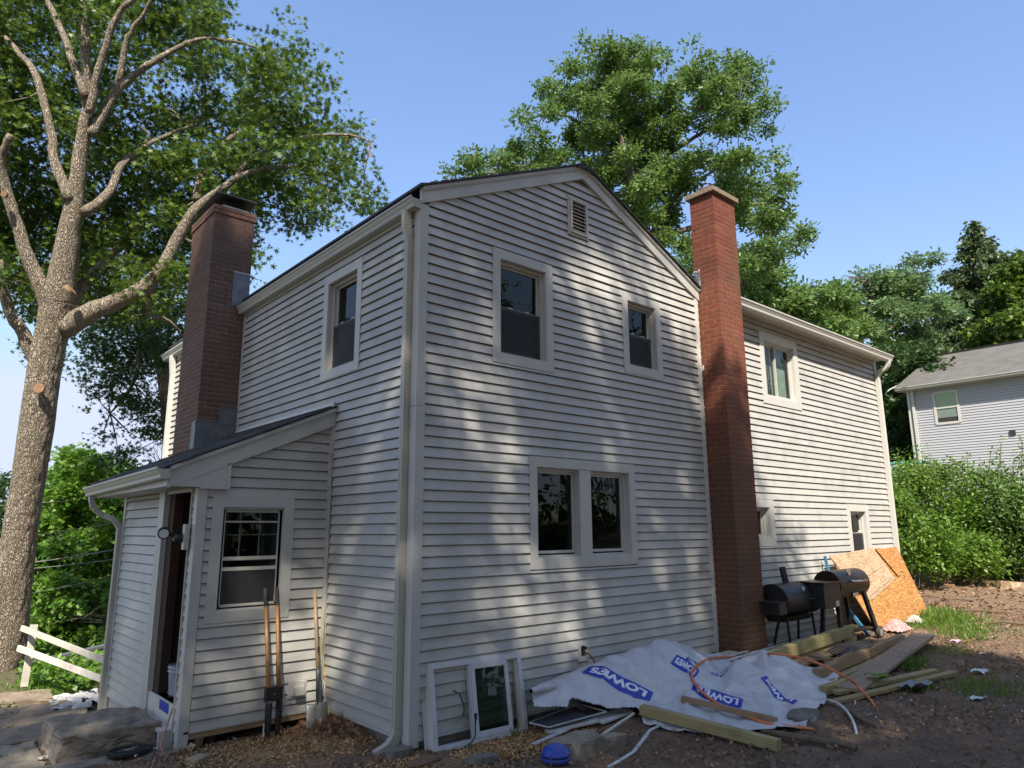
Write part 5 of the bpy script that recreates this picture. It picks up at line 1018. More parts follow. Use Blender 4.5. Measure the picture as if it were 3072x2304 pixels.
plant('small green weed growing beside the step block', 350, 2212, 5, .17, h=.05); plant('broad-leaved weed growing through the lumber', 2640, 2035, 6, .2, LF_MAP, h=.1, w_=.7); plant('broad-leaved weed by the wrinkled grey plastic', 2745, 2075, 6, .16, LF_DK, w_=.6); plant('big-leaved dark weed beside the entry corner', 285, 2105, 7, .35, LF_DK, w_=.7); plant('tiny green weed under the white boards', 1755, 2188, 5, .05, LF_HG, w_=.7)
# fence rails, guard rail, wires
fen = thing('rail_fence', (0, 0, 0), 'leaning white two-rail fence section beside the big trunk', 'fence')
def plank(parent, name, a, b, w_, h, m, up=(0, 0, 1), bevel=.003):
    a, b = Vector(a), Vector(b); t = (b-a).normalized(); s = t.cross(Vector(up)).normalized(); u = s.cross(t); s *= w_/2; u *= h/2
    vs = [tuple(p+x*s+y*u) for p in (a, b) for x, y in ((-1, -1), (1, -1), (1, 1), (-1, 1))]
    return MB().add(vs, [(0, 3, 2, 1), (4, 5, 6, 7), (0, 1, 5, 4), (1, 2, 6, 5), (2, 3, 7, 6), (3, 0, 4, 7)]).build(name, m, parent, bevel=bevel)
Y_ = 6.9
plank(fen, 'post', onY(72, 2060, Y_), onY(103, 1874, Y_), .035, .09, PWHT, up=(1, 0, 0)); plank(fen, 'rail', onY(65, 1884, Y_-.04), onY(335, 1990, Y_-1.6), .035, .075, PWHT); plank(fen, 'rail', onY(54, 1944, Y_-.04), onY(335, 2048, Y_-1.6), .035, .08, PWHT)
gr = thing('guard_rail', (0, 0, 0), 'grey steel roadside guard rail low behind the weeds at the left', 'guard rail'); a, b = W(75, 2010, 14.5), W(430, 1925, 16.5); a2 = (a+b)/2
mb = MB(); prof = [(-.16, 0), (-.13, .04), (-.08, .04), (-.03, 0), (.03, 0), (.08, .04), (.13, .04), (.16, 0)]; tdir = (b-a)/np.linalg.norm(b-a); nn = np.cross(tdir, (0, 0, 1.)); nn /= np.linalg.norm(nn); nn *= np.sign(nn@(CAM-a))
mb.add([tuple(q+nn*y+np.array((0, 0, x))) for q in (a-tdir*3, b+tdir*2) for x, y in prof], [(i, i+1, 9+i, 8+i) for i in range(7)]); mb.build('beam', mat('galvanised', (.2, .22, .25), .4, metal=.6), gr)
for k in (-.2, .32, .85): q = a+(b-a)*k; MB().box(q[0]-.05, q[0]+.05, q[1]+.02, q[1]+.12, q[2]-1.1, q[2]+.1).build('post', BARK2, gr)
road = MB(); road.add([tuple(a+nn*(-1.2)-tdir*40+np.array((0, 0, -1.0))), tuple(a+nn*(-1.2)+tdir*40+np.array((0, 0, -1.0))), tuple(a+nn*(-8)+tdir*40+np.array((0, 0, -1.0))), tuple(a+nn*(-8)-tdir*40+np.array((0, 0, -1.0)))], [(0, 1, 2, 3)]); tag(road.build('road', mat('asphalt', (.05, .05, .052), .9, bump=.3)), kind='structure')
for i, (p0, p1, r) in enumerate((((100, 1602), (380, 1562), .008), ((90, 1684), (380, 1642), .014), ((110, 1700), (380, 1672), .009), ((130, 1504), (380, 1480), .006), ((120, 1770), (300, 1735), .005))):
    A_, B_ = W(*p0, 17), W(*p1, 18.5); d = B_-A_; A_ = A_-d*2.5; B_ = B_+d*2.; pts = [A_+(B_-A_)*t-np.array((0, 0, .5*(1-(2*t-1)**2))) for t in np.linspace(0, 1, 17)]; off = .5*(1-.3**2); pts = [q+np.array((0, 0, .46)) for q in pts]
    tag(MB().tube([tuple(q) for q in pts], r, 5).build('utility_wire', mat('wire%d' % i, (.22, .21, .2), .6)), ('upper thick wire', 'thick lower wire', 'thin wire just under the thick one', 'faint top wire', 'faint lowest wire')[i]+' crossing the trees at the left', 'wire')
# ------------------------------------------------------------------ garden tools against the entry wall
def text_mesh(txt, size, bold=.0, ext=0.):
    cu = bpy.data.curves.new('txt', 'FONT'); cu.body = txt; cu.size = size; cu.offset = bold; cu.extrude = ext; cu.resolution_u = 3
    o = bpy.data.objects.new('txt', cu); COL.objects.link(o); dg = bpy.context.evaluated_depsgraph_get(); me = bpy.data.meshes.new_from_object(o.evaluated_get(dg)); bpy.data.objects.remove(o); return me
dg_ = thing('post_hole_digger', (-.78, 1.2, -.12), 'post hole digger with two amber handles and black clamshell blades leaning at the entry window', 'tool'); dg_.location = (0, 0, 0)
for k, (bx, tx) in enumerate(((-.70, -.695), (-.60, -.575))):
    b = np.array((bx, 1.36, .30)); t_ = np.array((tx, 1.60, 1.205)); m_ = b+(t_-b)*.28
    MB().tube([tuple(b), tuple(m_), tuple(b+(t_-b)*.34), tuple(t_)], [.021, .021, .017, .016], 12).build('handle', HICK, dg_, smooth=True); g0 = b+(t_-b)*.83
    MB().tube([tuple(g0), tuple(t_+np.array((0, .004, .015)))], [.0185, .019], 12).build('grip', RUB, dg_)
MB().box(-.735, -.565, 1.335, 1.385, .20, .33).build('clamp_bracket', BLK, dg_, bevel=.006)
for s_, x in ((-1, -.70), (1, -.60)):
    sheet(dg_, 'blade', BLK if s_ < 0 else mat('worn_blade', (.05, .05, .055), .4, metal=.6, dirt=((.2, .2, .2), 12, .5)), lambda a, b: (x+s_*.008+.045*math.cos(math.pi*(a-.5))*s_*(1-.5*b**3)-s_*.02, 1.33+.10*(a-.5)*(1-.35*b**2), .22-.33*b), 9, 12, .004)
MB().lathe([(.008, -.004), (.008, .004)], axis='y', c=(-.65, 1.333, .27)).build('bolt', CHR, dg_); MB().box(-.742, -.736, 1.318, 1.336, -.09, .02).build('label', PLW, dg_)
sh = thing('shovel', (-.17, 1.36, -.14), 'square-mouth shovel with a pale ash handle leaning in the inside corner', 'tool'); sh.location = (0, 0, 0)
b = np.array((-.165, 1.43, .36)); t_ = np.array((-.165, 1.60, 1.175)); MB().tube([tuple(b), tuple(t_)], [.019, .0165], 14).build('handle', ASH, sh, smooth=True)
c_ = np.array((-.185, 1.375, .06)); MB().tube([tuple(b+np.array((0, .012, .06))), tuple(b), tuple(c_)], [.022, .022, .013], 12).build('socket', mat('socket_grey', (.12, .125, .13), .45, metal=.5), sh, smooth=True)
def blade(a, b):
    u = a-.5; wv = .215+.045*b; x = -.185+u*wv-.012*b; y = 1.40-.10*b-.028*math.cos(math.pi*u)*(1-.2*b)+.012*math.exp(-(u*9)**2)*(1-b); return (x, y, .125-.02*(abs(u) > .12)*(b < .05)-.27*b)
sheet(sh, 'blade', STEEL, blade, 17, 14, .003)
MB().add([(-.2+.042*math.cos(a), 1.264, -.06+.052*math.sin(a)) for a in np.linspace(0, 6.283, 24, endpoint=False)], [tuple(range(24))]).build('sticker', PLW, sh)
me = text_mesh('ANVIL', .034, .0012); me.materials.append(BLK); o = link(bpy.data.objects.new('handle_print', me), sh); o.location = (-.174, 1.4545, .63); o.rotation_euler = (math.radians(102), math.radians(90), 0)
MBc = [(-.045, 1.63, 1.0), (-.05, 1.60, .9), (-.035, 1.61, .75), (-.05, 1.60, .6), (-.03, 1.60, .5), (-.01, 1.57, .38), (.0, 1.54, .3), (-.03, 1.52, .18), (-.04, 1.50, .08), (-.03, 1.45, .02), (-.05, 1.38, -.04), (-.1, 1.33, -.09)]
MBc = [(min(x, -.03), y, z) for x, y, z in MBc]
cq = MB(); limb(cq, MBc, [.006]*len(MBc), sides=6); tag(cq.build('yellow_cord', YEL, None, smooth=True), 'yellow cord hanging down the inside corner beside the shovel', 'cord')
tag(MB().tube([(-.04, 1.55, .28), (-.035, 1.53, .22), (-.055, 1.5, .16), (-.045, 1.49, .12), (-.04, 1.48, .08)], .006).build('frayed_cord', PLW), 'short frayed white cord by the foot of the yellow cord', 'cord')
# ------------------------------------------------------------------ window unit leaning at the corner
wu = thing('window_unit', (0, 0, 0), 'removed white aluminium sliding window leaning against the corner of the gable wall', 'window')
BL_, BR_, TL_, TR_ = [np.array(q) for q in (onY(1303, 2264, -.17), onY(1587, 2198, -.17), onY(1262, 1996, -.045), onY(1528, 1966, -.045))]
ux = (BR_-BL_); WW = np.linalg.norm(ux); ux /= WW; uz = (TL_+TR_-BL_-BR_)/2; HH = np.linalg.norm(uz); uz -= ux*(uz@ux); uz /= np.linalg.norm(uz); un = np.cross(ux, uz)
class Fw(Fr):
    def __call__(s, u, n, z): return tuple(BL_+ux*u+un*n+uz*z)
fw_ = Fw((0, 0, 0), (1, 0, 0), (0, 1, 0)); un = un if un[1] < 0 else -un
t_ = .05
for bx in ((0, WW, -.09, .0, 0, t_), (0, WW, -.09, .0, HH-t_, HH), (0, t_, -.09, .0, t_, HH-t_), (WW-t_, WW, -.09, .0, t_, HH-t_)): MB(fw_).box(*bx).build('frame', ALUF, wu, bevel=.003)
MB(fw_).box(-.03, .0, -.10, -.085, -.01, HH+.01).build('nail_fin', ALUF, wu); MB(fw_).box(-.004, .0, -.085, .004, .0, HH).build('frame_lip', TRIMW, wu)
MB(fw_).box(WW-t_-.03, WW-t_, -.06, -.02, t_, HH-t_).build('track', mat('dirty_track', (.45, .42, .36), .6), wu)
s0, s1 = WW*.42, WW*.83
for bx in ((s0, s1, -.03, .004, t_, t_+.05), (s0, s1, -.03, .004, HH-t_-.045, HH-t_), (s0, s0+.045, -.03, .004, t_+.05, HH-t_-.045), (s1-.04, s1, -.03, .004, t_+.05, HH-t_-.045), (s0-.02, s0-.004, -.05, -.0, t_, HH-t_)): MB(fw_).box(*bx).build('sash', ALUF, wu, bevel=.002)
MB(fw_).box(s0+.045, s1-.04, -.016, -.012, t_+.05, HH-t_-.045).build('pane', glass('leaning_pane', (.5, .56, .52)), wu)
hs_ = MB(); limb(hs_, [onY(1428, 2150, -.2), onY(1426, 2180, -.2), onY(1425, 2210, -.2), onY(1405, 2235, -.22), GP(1370, 2250, .01), GP(1320, 2262, .01), GP(1250, 2262, .01), GP(1225, 2258, .01)], [.007]*8, sides=6); tag(hs_.build('green_hose', GRNH, None, smooth=True), 'dark green thin hose running over and behind the leaning window unit', 'hose')
MB().tube([tuple(onY(1427, 2140, -.2)), tuple(onY(1428, 2158, -.2))], .013).build('hose_end', BLK, bpy.data.objects['green_hose'])
# ------------------------------------------------------------------ well cap
p = GP(1668, 2290); wc = thing('well_cap', (p[0], p[1], p[2]), 'blue dome well cap with bolts and a chipped top on a dark pipe', 'well cap')
q_ = W(1668, 2262, np.dot(p-CAM, _F)); hz = q_[2]-p[2]-.02
MB().lathe([(.085, -.3), (.085, hz-.02)], sides=28).build('casing_pipe', mat('rusty_pipe', (.03, .022, .018), .8, c2=(.07, .04, .03), ns=20), wc)
MB().lathe([(.09, hz-.035), (.118, hz-.03), (.122, hz-.018), (.122, hz-.006), (.116, hz)], sides=32).build('lower_flange', PLB, wc, bevel=.002)
dm = MB().lathe([(.116, hz+.006), (.123, hz+.01), (.123, hz+.026), (.117, hz+.034), (.10, hz+.06), (.07, hz+.082), (.03, hz+.088), (.0, hz+.088)], sides=12).build('dome', PLB, wc, bevel=.004)
for a in (3.6, 5.0, 6.1): MB().tube([(.118*math.cos(a), .118*math.sin(a), hz-.045), (.118*math.cos(a), .118*math.sin(a), hz+.036)], .006, 6).build('bolt', CHR, wc)
# ------------------------------------------------------------------ house wrap over the pile
BUMP = [(4.15, -1.0, .34, .5, .40), (3.7, -.98, .30, .32, .3), (3.25, -1.0, .12, .5, .35), (4.6, -1.2, .12, .3, .3), (2.7, -.95, .14, .35, .25)]
def hw(x, y):
    x = np.asarray(x, float); y = np.asarray(y, float); h = 0*x
    rx_ = [1.1, 1.6, 2.2, 2.8, 3.1, 3.4, 3.8, 4.4, 5.]; hr = np.interp(x, rx_, [.31, .38, .45, .52, .54, .44, .30, .16, 0]); yr = np.interp(x, rx_, [-.2, -.24, -.29, -.37, -.42, -.40, -.34, -.3, -.3]); wf = np.where(y < yr, np.interp(x, rx_, [.26, .30, .38, .46, .5, .45, .4, .4, .4]), .6)
    h = hr*(.55*np.exp(-((y-yr)/wf)**2*.9)+.45*np.maximum(0, 1-np.abs(y-yr)/wf*.62))
    for cx, cy, A_, sx, sy in BUMP: d2 = ((x-cx)/sx)**2+((y-cy)/sy)**2; h = np.maximum(h, A_*(.5*np.exp(-d2*.8)+.5*np.maximum(0, 1-np.sqrt(d2)*.60)))
    r = np.interp(x, [1, 2, 2.6], [.25, .5, 1])*.020*np.abs(np.sin(5.2*x+3*y+1.3*np.sin(3*y+x)))+.014*np.abs(np.sin(9*(x*.5-y)+2*np.sin(2.2*x)))+.006*np.sin(23*x+9*y)+.022*(1-np.abs(np.sin(2.1*x-3.3*y+.6)))**6
    for k_ in range(9):
        a_ = .7+1.9*math.sin(k_*2.4); c_ = math.cos(a_)*(x-3.1-.5*math.sin(k_*1.7))+math.sin(a_)*(y+.9+.3*math.cos(k_*3.1)); r = r+(.022+.01*math.sin(k_*5))*np.exp(-np.abs(c_)*26)
    return gz(x, y)+h+r+.012
def hitw(px, py):
    d = ray(px, py); t = 3.5
    for i in range(4000):
        q = CAM+d*t
        if q[2] < float(hw(q[0], q[1])) and q[1] < 0: return q
        t += .004
    return q
OUT = [(1589, 2072), (1625, 2050), (1690, 2036), (1760, 2010), (1850, 1966), (1940, 1945), (2010, 1937), (2045, 1965), (2085, 1975), (2150, 1972), (2230, 1957), (2300, 1985), (2350, 2010), (2400, 2058), (2440, 2098), (2462, 2125), (2440, 2150), (2405, 2185), (2330, 2178), (2280, 2195), (2130, 2205), (2050, 2190), (1990, 2180), (1915, 2168), (1905, 2120), (1860, 2122), (1790, 2115), (1725, 2105), (1670, 2082), (1620, 2085)]
ow = [(1.14, -.30), (1.22, -.14), (1.4, -.09), (1.8, -.06), (2.4, -.05), (3.0, -.05), (3.6, -.05), (4.2, -.1), (4.66, -.45), (4.85, -.8), (5.0, -1.2), (4.9, -1.5), (4.4, -1.62)]
fr_ = [hitw(*OUT[i])[:2] for i in (15, 17, 18, 20, 22, 23, 24, 26, 27)]+[(1.5, -.5), (1.3, -.4)]
poly = [tuple(q) for q in ow]+[(float(a), float(b)) for a, b in fr_]
def inside(x, y, P):
    c = np.zeros(x.shape, bool); n = len(P)
    for i in range(n):
        (x1, y1), (x2, y2) = P[i], P[(i+1) % n]; m_ = ((y1 > y) != (y2 > y)) & (x < (x2-x1)*(y-y1)/(y2-y1+1e-12)+x1); c ^= m_
    return c
g = .013; xs = np.arange(.9, 5.3, g); ys = np.arange(-2.7, .0, g); X, Y = np.meshgrid(xs, ys, indexing='ij'); ins = inside(X+.03*np.sin(9*Y), Y+.03*np.sin(7*X), poly) & (Y < -.035)
Z = hw(X, Y); idx = -np.ones(X.shape, int); idx[ins] = np.arange(ins.sum()); V = np.stack([X[ins], Y[ins], Z[ins]], 1)
q4 = np.stack([idx[:-1, :-1], idx[1:, :-1], idx[1:, 1:], idx[:-1, 1:]], -1).reshape(-1, 4); F = q4[(q4 >= 0).all(1)]
wr = thing('house_wrap', (3, -.8, 0), 'crumpled white house wrap sheet with blue printed logos draped over a pile of debris', 'plastic sheet'); wr.location = (0, 0, 0)
o = raw('sheet', V, F, WRAP, wr, smooth=True); s_ = o.modifiers.new('thick', 'SOLIDIFY'); s_.thickness = .003; s_.offset = -1
rb = MB(); e0 = onY(1592, 2074, -.30); e1 = hitw(1660, 2058); rb.tube([tuple(e0), tuple((e0+e1)/2+np.array((0, 0, .005))), tuple(e1)], [.028, .034, .04], 16, cap=False); rb.build('rolled_end', WRAP, wr, smooth=True); MB().tube([tuple(e0+(e1-e0)*-.002), tuple(e0+(e1-e0)*.25)], .016, 14, cap=False).build('roll_core', WOODD, wr)
def drape(me, O, AX, AY, m, name, lift, cutlen=.04):
    bm = bmesh.new(); bm.from_mesh(me); bmesh.ops.triangulate(bm, faces=bm.faces)
    for _ in range(6):
        es = [e for e in bm.edges if (np.hypot(*(np.array(e.verts[0].co[:2])-np.array(e.verts[1].co[:2]))*np.array((np.linalg.norm(AX), np.linalg.norm(AY))))) > cutlen]
        if not es: break
        bmesh.ops.subdivide_edges(bm, edges=es, cuts=1); bmesh.ops.triangulate(bm, faces=bm.faces)
    kill = []
    for v in bm.verts: q = O+AX*v.co.x+AY*v.co.y; v.co = Vector((q[0], q[1], float(hw(q[0], q[1]))+lift))
    m2 = bpy.data.meshes.new(name); bm.to_mesh(m2); bm.free(); m2.materials.append(m); return link(bpy.data.objects.new(name, m2), wr)
LT = text_mesh("LOWE'S", 1.0, .045)
xx = [v.co.x for v in LT.vertices]; x0_, x1_ = min(xx), max(xx); hh_ = max(v.co.y for v in LT.vertices)
for v in LT.vertices: v.co.x = .08+(v.co.x-x0_)/(x1_-x0_)*.84; v.co.y = .20+v.co.y/hh_*.5
def logo(pO, pX, pY, part=(0, 1)):
    O, A_, B_ = hitw(*pO)[:2], hitw(*pX)[:2], hitw(*pY)[:2]; AX, AY = A_-O, B_-O
    pb = bpy.data.meshes.new('p'); P_ = [(0, .12), (.06, .0), (1, 0), (1, .95), (.3, .95), (.2, 1.0), (.0, .8)]; pb.from_pydata([(a, b, 0) for a, b in P_], [], [tuple(range(7))]); drape(pb, O, AX, AY, WBLUE, 'blue_print', .0035)
    drape(LT, O, AX, AY, WLET, 'lettering', .006)
logo((1962, 2072), (1765, 2003), (1945, 2112)); logo((2232, 2098), (2082, 2045), (2222, 2132)); logo((2190, 1998), (2062, 1972), (2178, 2018)); logo((2395, 2102), (2300, 2028), (2375, 2118)); logo((2100, 2012), (2030, 1965), (2080, 2040))
# ------------------------------------------------------------------ boards, screens and trims
def lum(label, a, b, w_, h, m, name='timber', cat='lumber', group=None, up=(0, 0, 1)):
    a, b = np.array(a, float), np.array(b, float); c = (a+b)/2; v = Vector(b-a); L = v.length; rot = v.to_track_quat('X', 'Z'); 
    o = MB().box(-L/2, L/2, -w_/2, w_/2, -h/2, h/2).build(name, m, bevel=.003); o.location = c; o.rotation_euler = rot.to_euler(); tag(o, label, cat, group); return o
G = GP
lum('nearest greenish square timber lying across the front edge of the white wrap', G(1925, 2128, .13), G(2338, 2236, .04), .09, .09, LGRN)
lum('short weathered timber lying on the white wrap under the orange conduit', hitw(2045, 2105)+(0, 0, .03), G(2332, 2162, .05), .06, .05, LBRN)
lum('long greenish timber at the back of the lumber pile beside the white trims', G(2255, 1990, .20), G(2548, 1892, .22), .10, .14, LGRN); lum('short block end behind the long back timber', G(2540, 1890, .16), G(2565, 1884, .16), .1, .1, LGRN)
lum('lower greenish timber hidden just under the long back timber', G(2290, 2008, .08), G(2560, 1915, .08), .10, .09, LGRN); lum('dull brown plank in the middle of the pile under the black pipes', G(2330, 2020, .08), G(2545, 1930, .08), .20, .03, LBRN, 'plank')
lum('short nailed pallet offcut on top of the pile', G(2435, 1965, .17), G(2486, 1978, .17), .13, .035, LBRN, 'pallet_piece', 'wood offcut')
for k in range(8): p = G(2442+k*5, 1960+rng.uniform(-4, 6), .19); MB().tube([tuple(p), tuple(p+np.array((rng.normal()*.004, 0, .05)))], .0025, 5).build('nail', BLK, bpy.data.objects['pallet_piece']).matrix_parent_inverse = Matrix.Translation(bpy.data.objects['pallet_piece'].location).inverted() if False else Matrix.Identity(4)
for c in list(bpy.data.objects['pallet_piece'].children): c.parent = bpy.data.objects['pallet_piece']; c.matrix_parent_inverse = (Matrix.Translation(bpy.data.objects['pallet_piece'].location) @ bpy.data.objects['pallet_piece'].rotation_euler.to_matrix().to_4x4()).inverted()
lum('square brown timber lying over the pile with its sawn end facing left', G(2450, 2022, .14), G(2705, 1914, .15), .095, .10, LBRN); lum('brown plank low in the pile left of the sawn square timber', G(2385, 2052, .06), G(2640, 1965, .06), .14, .05, LBRN, 'plank')
lum('greenish plank under the square brown timber', G(2420, 2066, .05), G(2680, 1968, .05), .12, .05, LGRN, 'plank'); lum('stubby green square timber with a sawn end near the broad plank', G(2470, 2072, .05), G(2570, 2038, .05), .09, .09, LGRN)
lum('broad weathered brown plank leaning out to the right of the pile', G(2545, 2068, .06), G(2772, 1904, .14), .28, .038, LGRY, 'plank')
lum('long yellowish board at the front right of the pile', G(2495, 2108, .03), G(2862, 2018, .05), .09, .038, LGRN, 'plank'); lum('second yellowish board just behind the front one', G(2505, 2078, .04), G(2806, 2012, .06), .10, .038, LGRN, 'plank')
lum('broad dirty white trim board against the foot of the brick chimney', G(2122, 1975, .2), G(2330, 1928, .12), .12, .04, PWHT, 'trim_board', 'trim')
for i, (a, b) in enumerate((((2165, 1975), (2432, 1898)), ((2180, 1982), (2440, 1905)), ((2215, 1990), (2450, 1912)))): lum(('back', 'middle', 'front')[i]+' one of three long white trim strips behind the timbers', G(a[0], a[1], .22), G(b[0], b[1], .10), .035, .02, PLW, 'trim_strip', 'trim')
lum('white trim strip lying flat at the lower left of the debris', G(1600, 2232, .02), G(1725, 2178, .03), .05, .012, ALUF, 'trim_strip', 'trim'); lum('thin pale batten sloping from the rubble up to the white wrap', G(1762, 2235, .03), G(1902, 2140, .14), .022, .018, PWHT, 'batten', 'trim')
lum('white vinyl board under the torn screen', G(1640, 2194, .04), G(1790, 2160, .06), .08, .03, PLW, 'trim_board', 'trim'); lum('white foam board poking out from under the wrap', G(1790, 2164, .05), G(1880, 2130, .06), .17, .025, PLW, 'foam_board', 'board')
lum('small white block near the wall under the rolled wrap end', G(1668, 2112, .1), G(1705, 2114, .1), .06, .025, PWHT, 'trim_block', 'trim'); lum('short white panel leaning behind the torn screen', G(1690, 2098, .12), G(1760, 2128, .05), .1, .012, PLW, 'trim_panel', 'trim')
bt = MB(); pp_ = [G(1826, 2300, .012), G(1900, 2255, .012), G(1952, 2188, .03), G(1992, 2170, .05)]
for a, b in zip(pp_[:-1], pp_[1:]): 
    t = (b-a)/np.linalg.norm(b-a); s = np.cross(t, (0, 0, 1.))*.017; bt.add([tuple(a-s), tuple(a+s), tuple(b+s), tuple(b-s)]+[tuple(q-np.array((0, 0, .006))) for q in (a-s, a+s, b+s, b-s)], [(0, 1, 2, 3), (4, 7, 6, 5), (0, 4, 5, 1), (1, 5, 6, 2), (2, 6, 7, 3), (3, 7, 4, 0)])
tag(bt.build('metal_strip', PLW), 'bent white metal trim strip running down to the bottom edge', 'trim')
sc = thing('window_screen', (0, 0, 0), 'torn dark window screen in a thin frame lying on white boards', 'screen'); C4 = [np.array(q) for q in (G(1588, 2168, .09), G(1738, 2112, .13), G(1820, 2135, .12), G(1646, 2182, .09))]
for i in range(4): plank(sc, 'frame', C4[i], C4[(i+1) % 4], .014, .01, ALUF, bevel=0)
sheet(sc, 'mesh', SCR, lambda a, b: tuple((C4[0]*(1-a)+C4[1]*a)*(1-b)+(C4[3]*(1-a)+C4[2]*a)*b+np.array((0, 0, .006*math.sin(8*a+5*b)*a))), 12, 5); sheet(sc, 'mesh', mat('screen_cloth', (.035, .037, .045), .5), lambda a, b: tuple((C4[0]*(1-a*.7)+C4[1]*a*.7)*(1-b)+(C4[3]*(1-a*.7)+C4[2]*a*.7)*b+np.array((0, 0, .004))), 6, 5)
# conduit, pipes and hose
def sp_px(lst, hs): return [G(1900+x/2.212, 1700+y/2.212, h) for (x, y), h in zip(lst, hs)]
L1 = [hitw(1900+x/2.212, 1700+y/2.212)+np.array((0, 0, .022)) for x, y in ((750, 585), (640, 610), (520, 620), (430, 665), (392, 710), (395, 765), (450, 840), (540, 910), (680, 975))]+sp_px([(850, 1030), (1000, 1052), (1200, 1080)], [.06, .035, .02])
L0 = sp_px([(1605, 928), (1560, 868), (1480, 785), (1440, 752), (1330, 690), (1200, 632), (1050, 592), (900, 577)], [.015, .03, .13, .2, .3, .36, .38, .36])
cq = MB(); limb(cq, L0+L1, [.0125]*20, sides=10, sub=5); tag(cq.build('orange_conduit', ORG, smooth=True), 'orange plastic conduit looping over the white wrap and the lumber', 'conduit')
cq = MB(); limb(cq, sp_px([(1228, 868), (1340, 900), (1400, 940), (1445, 1000), (1470, 1060), (1482, 1112)], [.02, .05, .05, .04, .03, .01]), [.013]*6, sides=10); tag(cq.build('white_pipe', PLW, smooth=True), 'curved white plastic pipe end sticking out right of the wrap', 'pipe')
for k in range(5):
    cq = MB(); o_ = k*13; limb(cq, sp_px([(1285+k*20, 562+k*9), (1345+k*8, 535+o_), (1430, 512+o_), (1510, 498+o_*.85), (1590, 492+o_*.6)], [.22, .25, .26, .24, .2]), [.0085]*5, sides=8)
    tag(cq.build('black_pipe', PIPEK, smooth=True), ('rear', 'second', 'third', 'fourth', 'front')[k]+' one of five black flexible pipes bowed over the pile', 'pipe')
cq = MB(); limb(cq, sp_px([(850, 1092), (960, 1112), (1100, 1132), (1250, 1158), (1360, 1170), (1475, 1205)], [.02, .03, .03, .03, .03, .03]), [.02, .03, .032, .03, .03, .026], wob=.003, sides=12); tag(cq.build('log', DRYW, smooth=True), 'thin brown log lying right of the near timber', 'log')
cq = MB(); limb(cq, sp_px([(1410, 940), (1480, 985), (1550, 1025), (1620, 1062)], [.04, .04, .03, .01]), [.012, .03, .025, .006], wob=.004); tag(cq.build('root', DRYW, smooth=True), 'grey splintered root piece beside the white pipe end', 'root')
cq = MB(); limb(cq, sp_px([(762, 1185), (800, 1230), (860, 1270), (905, 1295)], [.02, .02, .02, .02]), [.007]*4); tag(cq.build('stick', DRYW), 'crooked stick below the end of the near timber', 'stick')
cq = MB(); limb(cq, sp_px([(925, 1290), (930, 1340), (940, 1380)], [.02, .02, .02]), [.025]*3); tag(cq.build('branch_stub', DRYW), 'short cut branch stub at the bottom edge', 'branch')
gp_ = G(2760, 2052, .06); o = sheet(None, 'grey_plastic', mat('grey_plastic', (.2, .21, .22), .4), lambda a, b: (gp_[0]+(a-.5)*.5, gp_[1]+(b-.5)*.16-.1*(a-.5), gp_[2]+.02*math.sin(9*a+4*b)+.02*math.cos(13*b)), 12, 6); tag(o, 'wrinkled strip of grey plastic on the yellowish boards', 'litter')
for i, (px, py, r, l) in enumerate(((2940, 2018, .09, 'crumpled clear plastic wad in the shaded yard'), (2930, 2098, .06, 'torn white corner of packaging near the grass tuft'), (2550, 1880, .04, 'white scrap beside the lumber pile'), (2867, 1926, .07, 'pinkish plastic scrap right of the broad plank'), (2948, 1962, .04, 'small white plastic shred in the shade'))):
    p = G(px, py, .02); o = sheet(None, 'litter_scrap', mat('scrap%d' % i, ((.6, .6, .6), (.6, .6, .58), (.6, .62, .65), (.6, .45, .5), (.6, .6, .6))[i], .4), lambda a, b: (p[0]+(a-.5)*r*2, p[1]+(b-.5)*r*1.6, p[2]+r*.4*abs(math.sin(7*a+3*b+i))), 9, 8); tag(o, l, 'litter')
for i in range(60):
    pass
P = np.array([GP(rng.uniform(2500, 3072), rng.uniform(1740, 2180)) for _ in range(240)]); P[:, 2] += .012; tag(leaves('pale_scraps', P, .02, 'chip', leafmat('pale_scrap', (.45, .42, .38), (.7, .68, .62), 0, .8), None, seed=97, kd='stuff', up=.9, droop=0), 'tiny pale scraps and pebbles scattered over the yard', 'debris')
P = np.array([GP(rng.uniform(1250, 2900), rng.uniform(2130, 2304)) for _ in range(140)]); P[:, 2] += .01; tag(leaves('pale_scraps', P, .014, 'chip', leafmat('pale_crumb', (.3, .28, .24), (.6, .55, .5), 0, .8), None, seed=98, kd='stuff', up=.9, droop=0), 'tiny pale crumbs on the dark foreground soil', 'debris')
# ------------------------------------------------------------------ smoker and pellet grill
smk = thing('offset_smoker', (5.75, -.45, .12), 'matt black barrel smoker with side box, gauge and chimney pipe by the brick chimney', 'grill'); smk.location = (0, 0, 0)
cx, cy, cz, rr = 5.46, -.42, .82, .215; L = 1.0
MB().lathe([(rr*.98, 0), (rr, .004), (rr, L-.004), (rr*.98, L)], axis='x', c=(cx, cy, cz), sides=40).build('barrel', BLK, smk, smooth=False)
MB().lathe([(rr+.006, .01), (rr+.006, .022)], axis='x', c=(cx, cy, cz), sides=40).build('barrel_rim', BLK, smk); MB().box(cx+.06, cx+L-.1, cy-rr-.012, cy-rr+.01, cz-.015, cz+.0).build('lid_seam', BLK, smk)
MB().prism([(-.16, -.20), (.16, -.2), (.12, -.27), (-.12, -.27)], cx+.05, cx+L*.75, 'u').build('ash_tray', BLK, smk).location = (0, cy, cz)
MB().lathe([(.034, .0), (.036, -.015), (.03, -.018)], axis='y', c=(cx+.52, cy-rr*.78, cz+rr*.64)).build('gauge', CHR, smk); MB().lathe([(.028, -.019), (.0, -.0195)], axis='y', c=(cx+.52, cy-rr*.78, cz+rr*.64)).build('gauge_face', PLW, smk)
